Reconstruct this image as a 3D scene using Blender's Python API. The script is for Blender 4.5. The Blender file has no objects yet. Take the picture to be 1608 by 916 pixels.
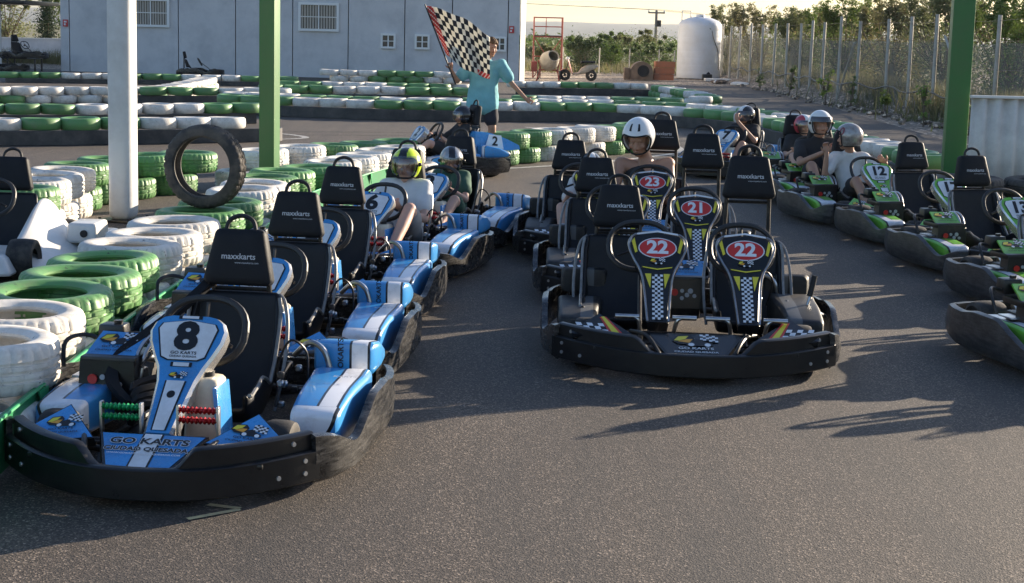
import bpy, bmesh, math, random
from mathutils import Vector, Matrix, noise
R = math.radians
sc = bpy.context.scene
col = sc.collection
rnd = random.Random(7)

# ------------------------------------------------------------------ camera, sky, sun, exposure
F, PX, PY, PITCH, ROLL, CAMH = 2400.0, 804.0, 393.0, math.atan(339/2400), 0.025, 1.8
cd = bpy.data.cameras.new('camera'); cam = bpy.data.objects.new('camera', cd); col.objects.link(cam)
sc.camera = cam
_fw = Vector((0, math.cos(PITCH), -math.sin(PITCH))); _rt = Vector((1, 0, 0)); _up = _rt.cross(_fw)
_r2 = math.cos(ROLL)*_rt + math.sin(ROLL)*_up; _u2 = -math.sin(ROLL)*_rt + math.cos(ROLL)*_up
cam.matrix_world = Matrix(((_r2.x, _u2.x, -_fw.x, 0), (_r2.y, _u2.y, -_fw.y, 0), (_r2.z, _u2.z, -_fw.z, CAMH), (0, 0, 0, 1)))
cd.sensor_width = 36; cd.lens = 36*F/1608; cd.shift_y = -(458-PY)/1608
cd.clip_start = 0.1; cd.clip_end = 12000
SUN_AZ, SUN_EL = 39.0, 13.8            # degrees behind the +X direction, and height
w = bpy.data.worlds.new('World'); sc.world = w; w.use_nodes = True
nt = w.node_tree; bg = nt.nodes['Background']
sk = nt.nodes.new('ShaderNodeTexSky'); sk.sky_type = 'NISHITA'; sk.sun_disc = False
sk.sun_elevation = R(SUN_EL); sk.sun_rotation = R(90-SUN_AZ); sk.dust_density = 1.0; sk.air_density = 1.0; sk.ozone_density = 1.0
tint = nt.nodes.new('ShaderNodeMix'); tint.data_type = 'RGBA'; tint.blend_type = 'MULTIPLY'; tint.inputs[0].default_value = 1.0; tint.inputs[7].default_value = (.89, .975, 1.17, 1)
nt.links.new(sk.outputs[0], tint.inputs[6]); nt.links.new(tint.outputs[2], bg.inputs[0]); bg.inputs[1].default_value = 0.082
sl = bpy.data.lights.new('sun', 'SUN'); sl.energy = 5.0; sl.angle = R(0.5); sl.color = (1.0, 0.85, 0.66)
so = bpy.data.objects.new('sun', sl); col.objects.link(so)
sd = Vector((math.cos(R(SUN_AZ))*math.cos(R(SUN_EL)), math.sin(R(SUN_AZ))*math.cos(R(SUN_EL)), math.sin(R(SUN_EL))))
so.rotation_euler = sd.to_track_quat('Z', 'Y').to_euler(); so.location = (30, 30, 30)
vs = sc.view_settings; vs.view_transform = 'Standard'; vs.look = 'None'; vs.exposure = 1.3; vs.gamma = 1
vs.use_curve_mapping = False

# ------------------------------------------------------------------ materials
MATS = {}
def N(nt, t, **kw):
    n = nt.nodes.new(t)
    for k, v in kw.items(): setattr(n, k, v)
    return n
def math_(nt, op, a, b=None, c=None):
    n = nt.nodes.new('ShaderNodeMath'); n.operation = op
    for i, v in enumerate((a, b, c)):
        if v is None: continue
        if isinstance(v, (int, float)): n.inputs[i].default_value = v
        else: nt.links.new(v, n.inputs[i])
    return n.outputs[0]
def mixc(nt, f, a, b):
    n = nt.nodes.new('ShaderNodeMix'); n.data_type = 'RGBA'
    if isinstance(f, (int, float)): n.inputs[0].default_value = f
    else: nt.links.new(f, n.inputs[0])
    for i, v in ((6, a), (7, b)):
        if isinstance(v, tuple): n.inputs[i].default_value = (*v[:3], 1)
        else: nt.links.new(v, n.inputs[i])
    return n.outputs[2]
def ramp(nt, f, stops):
    n = nt.nodes.new('ShaderNodeValToRGB'); e = n.color_ramp.elements
    while len(e) < len(stops): e.new(0.5)
    for i, (p, c) in enumerate(stops): e[i].position = p; e[i].color = (*c, 1) if isinstance(c, tuple) else (c, c, c, 1)
    nt.links.new(f, n.inputs[0]); return n.outputs[0]
def noise_(nt, scale, detail=4, rough=0.55, vec=None, kind='Object'):
    if vec is None: vec = N(nt, 'ShaderNodeTexCoord').outputs[kind]
    n = nt.nodes.new('ShaderNodeTexNoise'); n.inputs['Scale'].default_value = scale
    n.inputs['Detail'].default_value = detail; n.inputs['Roughness'].default_value = rough
    nt.links.new(vec, n.inputs['Vector']); return n.outputs['Fac']
def bump(nt, b, h, strength, dist=0.01):
    n = nt.nodes.new('ShaderNodeBump'); n.inputs['Strength'].default_value = strength; n.inputs['Distance'].default_value = dist
    nt.links.new(h, n.inputs['Height']); nt.links.new(n.outputs[0], b.inputs['Normal'])
def mat(name, c=(.5,.5,.5), rough=0.5, metal=0.0, var=0.0, vscale=8.0, dirt=None, dscale=5.0, damt=0.5, bmp=0.0, bscale=60.0, coat=0.0, rand=0.0, spec=None, rvar=0.0, streak=None, chips=None):
    if name in MATS: return MATS[name]
    m = bpy.data.materials.new(name); m.use_nodes = True; MATS[name] = m
    nt = m.node_tree; b = nt.nodes['Principled BSDF']
    b.inputs['Base Color'].default_value = (*c, 1); b.inputs['Roughness'].default_value = rough; b.inputs['Metallic'].default_value = metal
    b.inputs['Coat Weight'].default_value = coat; b.inputs['Coat Roughness'].default_value = 0.08
    if spec is not None: b.inputs['Specular IOR Level'].default_value = spec
    cur = None
    if var > 0:
        f = noise_(nt, vscale)
        cur = mixc(nt, ramp(nt, f, [(.3, 0.0), (.7, 1.0)]), tuple(x*(1-var) for x in c), tuple(min(1, x*(1+var)) for x in c))
    if rand > 0:
        oi = N(nt, 'ShaderNodeObjectInfo')
        v = math_(nt, 'MULTIPLY_ADD', oi.outputs['Random'], 2*rand, 1-rand)
        hs = N(nt, 'ShaderNodeHueSaturation'); nt.links.new(v, hs.inputs['Value'])
        if cur is None: hs.inputs['Color'].default_value = (*c, 1)
        else: nt.links.new(cur, hs.inputs['Color'])
        cur = hs.outputs[0]
    if dirt is not None:
        vv = None
        if streak:
            mp = N(nt, 'ShaderNodeMapping'); mp.inputs['Scale'].default_value = streak; nt.links.new(N(nt, 'ShaderNodeTexCoord').outputs['Object'], mp.inputs[0]); vv = mp.outputs[0]
        f2 = noise_(nt, dscale, 6, 0.7, vv)
        g = ramp(nt, f2, [(.5-.18*damt, 0.0), (.5+.25-.1*damt, min(1.0, damt*1.3))])
        cur = mixc(nt, g, cur if cur is not None else c, dirt)
    if chips is not None:
        f3 = ramp(nt, noise_(nt, 13, 7, .75), [(.615, 0.0), (.66, 1.0)]); cur = mixc(nt, f3, cur if cur is not None else c, chips)
    if cur is not None: nt.links.new(cur, b.inputs['Base Color'])
    if rvar > 0:
        f = noise_(nt, vscale*3, 5, .7)
        nt.links.new(math_(nt, 'MULTIPLY_ADD', f, 2*rvar, rough-rvar), b.inputs['Roughness'])
    if bmp > 0: bump(nt, b, noise_(nt, bscale, 5), bmp, 0.004)
    return m

BLUE = (0.045, 0.29, 0.66); GREEN = (0.17, 0.50, 0.05); WHITE = (0.78, 0.79, 0.82); BLACK = (0.012, 0.012, 0.014)
def plain(n, c, **k): return mat(n, c, **k)
DUST = (0.16, 0.13, 0.10)
M_blue = mat('blue_decal', BLUE, .28, coat=.3, dirt=(.10,.16,.28), dscale=7, damt=.35, rvar=.1)
M_green = mat('lime_decal', GREEN, .3, coat=.3, dirt=(.14,.2,.09), dscale=7, damt=.35, rvar=.1)
M_white = mat('white_decal', WHITE, .32, coat=.25, dirt=(.4,.38,.36), dscale=8, damt=.35)
M_blackd = mat('black_decal', (.008,.008,.009), .25, coat=.3, dirt=(.04,.037,.034), dscale=9, damt=.2)
M_plastic = mat('black_plastic', (.008,.008,.009), .33, dirt=(.04,.036,.032), dscale=5, damt=.25, bmp=.15, bscale=40, rvar=.15)
M_scuff = mat('scuffed_bumper', (.009,.009,.010), .28, dirt=(.20,.19,.18), dscale=9, damt=.34, streak=(1,1,7), bmp=.35, bscale=30, rvar=.12)
M_scuffg = mat('grey_scuffed_bumper', (.022,.023,.025), .36, dirt=(.15,.147,.143), dscale=8, damt=.42, streak=(1,1,6), bmp=.35, bscale=30, rvar=.12)
M_fabric = mat('black_seat_vinyl', (.008,.009,.012), .45, var=.25, vscale=6, bmp=.35, bscale=18, dirt=(.03,.03,.033), dscale=5, damt=.2, spec=.3)
M_pad = mat('black_pad', (.010,.011,.014), .6, bmp=.6, bscale=14, dirt=(.03,.03,.033), dscale=6, damt=.2, spec=.25)
M_rubber = mat('kart_tyre_rubber', (.016,.015,.015), .75, dirt=(.12,.10,.08), dscale=10, damt=.5, bmp=.3)
M_metal = mat('steel', (.55,.55,.56), .28, 1.0, dirt=(.2,.18,.16), dscale=14, damt=.4)
M_silver = mat('silver_flange', (.62,.60,.57), .26, .75, dirt=(.32,.29,.25), dscale=7, damt=.4)
M_dark = mat('dark_metal', (.022,.022,.024), .4, .5, dirt=(.12,.1,.08), dscale=14, damt=.4)
M_black = mat('matt_black', (.012,.012,.013), .6)
M_grip = mat('wheel_grip', (.018,.017,.017), .5, bmp=.3, bscale=80)
M_redm = mat('red_anodised', (.36,.012,.015), .25, .6)
M_greenm = mat('green_anodised', (.01,.28,.09), .28, .6)
M_cream = mat('cream_tank', (.68,.60,.46), .35, dirt=(.35,.28,.2), dscale=6, damt=.4)
M_trim = mat('worn_seat_edge_glint', (.26,.25,.24), .3, .2, dirt=(.1,.1,.1), dscale=16, damt=.6)  # worn edge, base colour lifted to carry the sun glints
M_bolt = mat('bolt_steel', (.6,.6,.6), .35, .8)
M_red = mat('red_decal', (.60,.03,.025), .3, coat=.3)
M_yellow = mat('yellow_decal', (.75,.62,.04), .35, coat=.2)
M_orange = mat('orange_decal', (.75,.33,.03), .35, coat=.2)
M_text = mat('grey_white_print', (.55,.56,.58), .5)
M_ink = mat('black_print', (.01,.01,.012), .4)
M_grey = mat('grey_decal', (.42,.43,.45), .4)

def livery(name, base, dull=False):
    WHITE = (.10,.105,.11) if dull else (0.78, 0.79, 0.82)
    """pods: coloured plastic with a white stripe edged in black and a white round field in front"""
    m = bpy.data.materials.new(name); m.use_nodes = True; nt = m.node_tree; b = nt.nodes['Principled BSDF']
    tc = N(nt, 'ShaderNodeTexCoord'); sx = N(nt, 'ShaderNodeSeparateXYZ'); nt.links.new(tc.outputs['Object'], sx.inputs[0])
    ax = math_(nt, 'ABSOLUTE', sx.outputs[0]); y = sx.outputs[1]; z = sx.outputs[2]
    d = math_(nt, 'ABSOLUTE', math_(nt, 'SUBTRACT', ax, .585))
    inS = math_(nt, 'LESS_THAN', d, .036); inB = math_(nt, 'LESS_THAN', d, .047)
    low = math_(nt, 'MULTIPLY', math_(nt, 'LESS_THAN', z, .268), math_(nt, 'LESS_THAN', y, -.235))
    rr = math_(nt, 'SQRT', math_(nt, 'ADD', math_(nt, 'POWER', math_(nt, 'ABSOLUTE', math_(nt, 'SUBTRACT', ax, .46)), 2), math_(nt, 'POWER', math_(nt, 'ABSOLUTE', math_(nt, 'SUBTRACT', z, .27)), 2)))
    cW = math_(nt, 'LESS_THAN', rr, .165); cB = math_(nt, 'LESS_THAN', rr, .18)
    upc = mixc(nt, inB, base, BLACK); upc = mixc(nt, inS, upc, WHITE)
    lc = mixc(nt, cB, base, BLACK); lc = mixc(nt, cW, lc, WHITE)
    seam = math_(nt, 'LESS_THAN', math_(nt, 'ABSOLUTE', math_(nt, 'SUBTRACT', z, .268)), .004)
    c = mixc(nt, low, upc, lc)
    c = mixc(nt, math_(nt, 'MULTIPLY', seam, math_(nt, 'LESS_THAN', y, -.235)), c, BLACK)
    dn = ramp(nt, noise_(nt, 9, 6, .7), [(.5, 0.0), (.8, .55)])
    c = mixc(nt, dn, c, DUST)
    nt.links.new(c, b.inputs['Base Color']); b.inputs['Roughness'].default_value = .55 if dull else .3; b.inputs['Coat Weight'].default_value = .0 if dull else .3
    return m
L_blue = livery('blue_livery', BLUE); L_green = livery('lime_livery', GREEN); L_black = livery('black_livery', (.009,.009,.010), True)

# ------------------------------------------------------------------ mesh builder
class MB:
    def __init__(s): s.v = []; s.f = []; s.m = []; s.sm = []
    def add(s, vs, fs, mi=0, smooth=True):
        o = len(s.v); s.v += [tuple(p) for p in vs]
        for f in fs: s.f.append(tuple(i+o for i in f)); s.m.append(mi); s.sm.append(smooth)
        return s
    def merge(s, o, mi=None, M=None):
        b = len(s.v); s.v += [tuple(M @ Vector(p)) if M else p for p in o.v]
        for f, m, k in zip(o.f, o.m, o.sm): s.f.append(tuple(i+b for i in f)); s.m.append(m if mi is None else mi); s.sm.append(k)
        return s
    def box(s, c, d, mi=0, M=None):
        x, y, z = c; a, b, e = d[0]/2, d[1]/2, d[2]/2
        v = [Vector((x+i*a, y+j*b, z+k*e)) for i in (-1,1) for j in (-1,1) for k in (-1,1)]
        if M: v = [M @ p for p in v]
        return s.add(v, [(0,1,3,2),(4,6,7,5),(0,4,5,1),(2,3,7,6),(0,2,6,4),(1,5,7,3)], mi, False)
    def rbox(s, c, d, r=.01, mi=0, seg=2, M=None, taper=1.0):
        bm = bmesh.new(); bmesh.ops.create_cube(bm, size=1)
        for v in bm.verts:
            t = taper if v.co.z > 0 else 1
            v.co = Vector((v.co.x*d[0]*t, v.co.y*d[1]*t, v.co.z*d[2]))
        bmesh.ops.bevel(bm, geom=bm.edges[:], offset=r, segments=seg, profile=.6, affect='EDGES')
        vs = [v.co + Vector(c) for v in bm.verts]
        if M: vs = [M @ p for p in vs]
        s.add(vs, [[v.index for v in f.verts] for f in bm.faces], mi, True); bm.free(); return s
    def ring_loft(s, rings, mi=0, closed=True, cap=True, smooth=True, matf=None):
        n = len(rings[0]); vs = [p for r in rings for p in r]; b = len(s.v); s.v += [tuple(p) for p in vs]
        for i in range(len(rings)-1):
            for j in range(n if closed else n-1):
                k = (j+1) % n
                s.f.append((b+i*n+j, b+i*n+k, b+(i+1)*n+k, b+(i+1)*n+j)); s.m.append(matf(i, j) if matf else mi); s.sm.append(smooth)
        if cap and closed:
            s.f.append(tuple(b+j for j in range(n))[::-1]); s.m.append(matf(0, 0) if matf else mi); s.sm.append(False)
            s.f.append(tuple(b+(len(rings)-1)*n+j for j in range(n))); s.m.append(matf(len(rings)-2, 0) if matf else mi); s.sm.append(False)
        return s
    def tube(s, pts, r, n=8, mi=0, curve=True, cl=False, flat=None):
        P = [Vector(p) for p in pts]
        if curve and len(P) > 2: P = catmull(P, 5, cl)
        rs = r if callable(r) else (lambda t: r)
        rings = []; T0 = None; U = None
        L = len(P)
        for i, p in enumerate(P):
            a = P[i-1] if (i > 0 or cl) else P[0]; c = P[(i+1) % L] if (i < L-1 or cl) else P[-1]
            T = (c-a).normalized()
            if U is None:
                U = T.orthogonal().normalized()
            else:
                U = (U - T*U.dot(T)).normalized()
            V = T.cross(U); rr = rs(i/max(1, L-1))
            rings.append([p + U*math.cos(2*math.pi*k/n)*rr + V*math.sin(2*math.pi*k/n)*rr for k in range(n)])
        if cl: rings.append(rings[0])
        return s.ring_loft(rings, mi, cap=not cl)
    def cyl(s, p0, p1, r0, r1=None, n=16, mi=0):
        r1 = r0 if r1 is None else r1; p0 = Vector(p0); p1 = Vector(p1); T = (p1-p0).normalized(); U = T.orthogonal().normalized(); V = T.cross(U)
        return s.ring_loft([[p + U*math.cos(2*math.pi*k/n)*r + V*math.sin(2*math.pi*k/n)*r for k in range(n)] for p, r in ((p0, r0), (p1, r1))], mi)
    def lathe(s, prof, c, axis, n=32, mi=0, matf=None, closed=False, rmod=None):
        T = Vector(axis).normalized(); U = T.orthogonal().normalized(); V = T.cross(U); c = Vector(c)
        rings = []
        for k in range(n+1):
            a = 2*math.pi*(k % n)/n; d = U*math.cos(a)+V*math.sin(a)
            rings.append([c + d*((rmod(j, k % n) if rmod else 0)+r) + T*h for j, (r, h) in enumerate(prof)])
        return s.ring_loft(rings, mi, closed=closed, cap=False, matf=matf)
    def ell(s, c, r, n=16, m=10, mi=0, M=None):
        vs = []; fs = []
        for i in range(m+1):
            t = math.pi*i/m
            for j in range(n):
                a = 2*math.pi*j/n; p = Vector((r[0]*math.sin(t)*math.cos(a), r[1]*math.sin(t)*math.sin(a), r[2]*math.cos(t)))
                vs.append((M @ p if M else p) + Vector(c))
        for i in range(m):
            for j in range(n):
                k = (j+1) % n; fs.append((i*n+j, (i+1)*n+j, (i+1)*n+k, i*n+k))
        return s.add(vs, fs, mi)
    def cap(s, p0, p1, r0, r1, n=12, mi=0):
        p0 = Vector(p0); p1 = Vector(p1); T = (p1-p0); T = T.normalized() if T.length > 1e-6 else Vector((0,0,1)); U = T.orthogonal().normalized(); V = T.cross(U)
        rings = []
        for k in range(5): a = math.pi/2*k/4; rings.append((p0 - T*r0*math.cos(a), max(1e-4, r0*math.sin(a))))
        for k in range(5): a = math.pi/2*k/4; rings.append((p1 + T*r1*math.sin(a), max(1e-4, r1*math.cos(a))))
        return s.ring_loft([[p + U*math.cos(2*math.pi*k/n)*r + V*math.sin(2*math.pi*k/n)*r for k in range(n)] for p, r in rings], mi)
    def poly(s, pts, mi=0, th=None, nrm=None):
        P = [Vector(p) for p in pts]; n = len(P)
        if th is None: return s.add(P, [tuple(range(n))], mi, False)
        if nrm is None: nrm = (P[1]-P[0]).cross(P[2]-P[0]).normalized()
        Q = [p - nrm*th for p in P]
        s.add(P+Q, [tuple(range(n)), tuple(range(2*n-1, n-1, -1))] + [(i, i+n, (i+1) % n + n, (i+1) % n) for i in range(n)], mi, False); return s
    def mesh(s, name, mats):
        me = bpy.data.meshes.new(name); me.from_pydata(s.v, [], s.f)
        for m in mats: me.materials.append(m)
        me.polygons.foreach_set('material_index', s.m); me.polygons.foreach_set('use_smooth', s.sm)
        bm = bmesh.new(); bm.from_mesh(me); bmesh.ops.recalc_face_normals(bm, faces=bm.faces[:]); bm.to_mesh(me); bm.free()
        try: me.set_sharp_from_angle(angle=R(40))
        except Exception: pass
        me.update(); return me
def catmull(P, k=5, cl=False):
    out = []; n = len(P)
    rng = range(n) if cl else range(n-1)
    for i in rng:
        a, b, c, d = (P[(i-1) % n], P[i], P[(i+1) % n], P[(i+2) % n]) if cl else (P[max(0, i-1)], P[i], P[i+1], P[min(n-1, i+2)])
        for j in range(k):
            t = j/k
            out.append(.5*((2*b)+(c-a)*t+(2*a-5*b+4*c-d)*t*t+(3*b-a-3*c+d)*t**3))
    if not cl: out.append(P[-1].copy())
    return out

def obj(name, mb, mats, parent=None, M=None):
    me = mb if isinstance(mb, bpy.types.Mesh) else mb.mesh(name, mats if isinstance(mats, (list, tuple)) else [mats])
    o = bpy.data.objects.new(name, me); col.objects.link(o)
    if parent: o.parent = parent
    if M is not None: o.matrix_local = M
    return o
def tag(o, label=None, cat=None, group=None, kind=None):
    if label: o['label'] = label
    if cat: o['category'] = cat
    if group: o['group'] = group
    if kind: o['kind'] = kind
    return o
def thing(name, label, cat, loc=(0,0,0), rz=0, group=None):
    o = bpy.data.objects.new(name, None); col.objects.link(o); o.location = loc; o.rotation_euler = (0,0,rz); o.empty_display_size = .1
    return tag(o, label, cat, group)
def struct(name, mb, mats): return tag(obj(name, mb, mats), kind='structure')
def evaluated(mb, name, mats, mods):
    o = bpy.data.objects.new('tmp', mb.mesh(name, mats)); col.objects.link(o)
    for t, kw in mods:
        m = o.modifiers.new(t, t)
        for k, v in kw.items(): setattr(m, k, v)
    dg = bpy.context.evaluated_depsgraph_get(); dg.update()
    me = bpy.data.meshes.new_from_object(o.evaluated_get(dg)); me.name = name
    bpy.data.objects.remove(o)
    if mats and not me.materials:
        for x in mats: me.materials.append(x)
    for p in me.polygons: p.use_smooth = True
    return me
TXT = {}
def text_mb(s, size, M, mi=0, bold=0.0, ext=0.0, sx=1.0, align='CENTER', shear=0.0):
    """flat lettering as mesh data, laid on the plane given by matrix M (x right, y up, z out)"""
    key = (s, bold, ext, align, shear)
    if key not in TXT:
        cu = bpy.data.curves.new('t', 'FONT'); cu.body = s; cu.size = 1; cu.offset = bold; cu.extrude = ext; cu.align_x = align; cu.align_y = 'CENTER'; cu.resolution_u = 3; cu.shear = shear
        o = bpy.data.objects.new('t', cu); col.objects.link(o)
        me = bpy.data.meshes.new_from_object(o)
        TXT[key] = ([v.co.copy() for v in me.vertices], [tuple(p.vertices) for p in me.polygons]); bpy.data.objects.remove(o)
    v, f = TXT[key]; mb = MB()
    mb.add([M @ Vector((p.x*size*sx, p.y*size, p.z)) for p in v], f, mi, False); return mb
def frame(o, ex, ey):
    ex = Vector(ex).normalized(); ey = Vector(ey).normalized(); ez = ex.cross(ey).normalized(); ey = ez.cross(ex)
    return Matrix(((ex.x, ey.x, ez.x, o[0]), (ex.y, ey.y, ez.y, o[1]), (ex.z, ey.z, ez.z, o[2]), (0,0,0,1)))
def flat_poly(mb, M, pts, off, mi): mb.add([M @ Vector((x, y, off)) for x, y in pts], [tuple(range(len(pts)))], mi, False)
def ellipse(cx, cy, a, b, n=28): return [(cx+a*math.cos(2*math.pi*i/n), cy+b*math.sin(2*math.pi*i/n)) for i in range(n)]
# ------------------------------------------------------------------ go-karts
CACHE = {}
def part(name, key, fn, parent, label=None):
    if key not in CACHE:
        r = fn(); CACHE[key] = r if isinstance(r, bpy.types.Mesh) else r[0].mesh(name, r[1])
    o = obj(name, CACHE[key], None, parent)
    if label: o['label'] = label
    return o

def smooth(t): t = max(0, min(1, t)); return t*t*(3-2*t)
def band_mb(path, zt, zb, th=.028, lean=0.0, lip=0.0, mi=0):
    """curved plastic wall: path of (x, y), heights by parameter"""
    n = len(path); rings = []
    for i, (x, y) in enumerate(path):
        a = path[max(0, i-1)]; c = path[min(n-1, i+1)]; tx, ty = c[0]-a[0], c[1]-a[1]; L = math.hypot(tx, ty); nx, ny = ty/L, -tx/L
        t = i/(n-1); z1, z0 = zt(t), zb(t)
        h = z1-z0
        bu = 0.0 if lean == 0 else 1.0
        prof = [(-.012, z0), (lean*.5+.008*bu, z0+(h*.12 if bu else .008)), (lean+.012*bu, z0+h*.5), (lean*.6+.008*bu, z1-.007), (-.010, z1), (-th-lip, z1), (-th-lip, z1-.02), (-th, z1-.024), (-th, z0)]
        rings.append([(x+nx*o, y+ny*o, z) for o, z in prof])
    return MB().ring_loft(rings, mi, closed=True, cap=True)
def resample(P, n):
    P = [Vector((*p, 0)) for p in P]; P = catmull(P, 8); L = [0]
    for a, b in zip(P, P[1:]): L.append(L[-1]+(b-a).length)
    out = []; j = 0
    for i in range(n):
        s = L[-1]*i/(n-1)
        while j < len(L)-2 and L[j+1] < s: j += 1
        t = (s-L[j])/max(1e-9, L[j+1]-L[j]); p = P[j].lerp(P[j+1], t); out.append((p.x, p.y))
    return out

def emblem(M, s, mi0=0, lines=None, ink=4):
    """small race emblem: yellow-orange swoosh, low black racer, chequered flag. materials: yellow, orange, black, white, lettering"""
    mb = MB()
    flat_poly(mb, M, [(-.52*s,.02*s),(-.40*s,.24*s),(-.12*s,.27*s),(-.02*s,.14*s),(-.10*s,-.12*s),(-.40*s,-.10*s)], .0005, 2)
    flat_poly(mb, M, [(-.48*s,.03*s),(-.38*s,.20*s),(-.15*s,.23*s),(-.22*s,.10*s),(-.36*s,.02*s)], .0012, 0)
    flat_poly(mb, M, [(-.40*s,-.01*s),(-.2*s,.09*s),(-.06*s,.1*s),(-.14*s,-.06*s)], .0014, 1)
    flat_poly(mb, M, [(-.2*s,-.18*s),(-.22*s,-.06*s),(0,.06*s),(.1*s,.12*s),(.16*s,.02*s),(.36*s,-.06*s),(.38*s,-.17*s)], .0010, 2)
    flat_poly(mb, M, ellipse(-.1*s,-.13*s,.07*s,.07*s,12), .0017, 3); flat_poly(mb, M, ellipse(.26*s,-.13*s,.07*s,.07*s,12), .0017, 3)
    c = .07*s
    for i in range(6):
        for j in range(4):
            x = .1*s+i*c*.95; y = .02*s+j*c+.035*s*math.sin(i*1.1)
            flat_poly(mb, M, [(x,y),(x+c,y),(x+c,y+c),(x,y+c)], .0016 if (i+j) % 2 else .0013, 3 if (i+j) % 2 else 2)
    if lines:
        for k, (t, h) in enumerate(lines):
            mb.merge(text_mb(t, h*s, M @ Matrix.Translation((0, (-.29-.15*k)*s, .002)), ink, bold=.02, sx=1.25))
    return mb
EMB = [M_yellow, M_orange, M_ink, M_white, M_ink]

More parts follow.
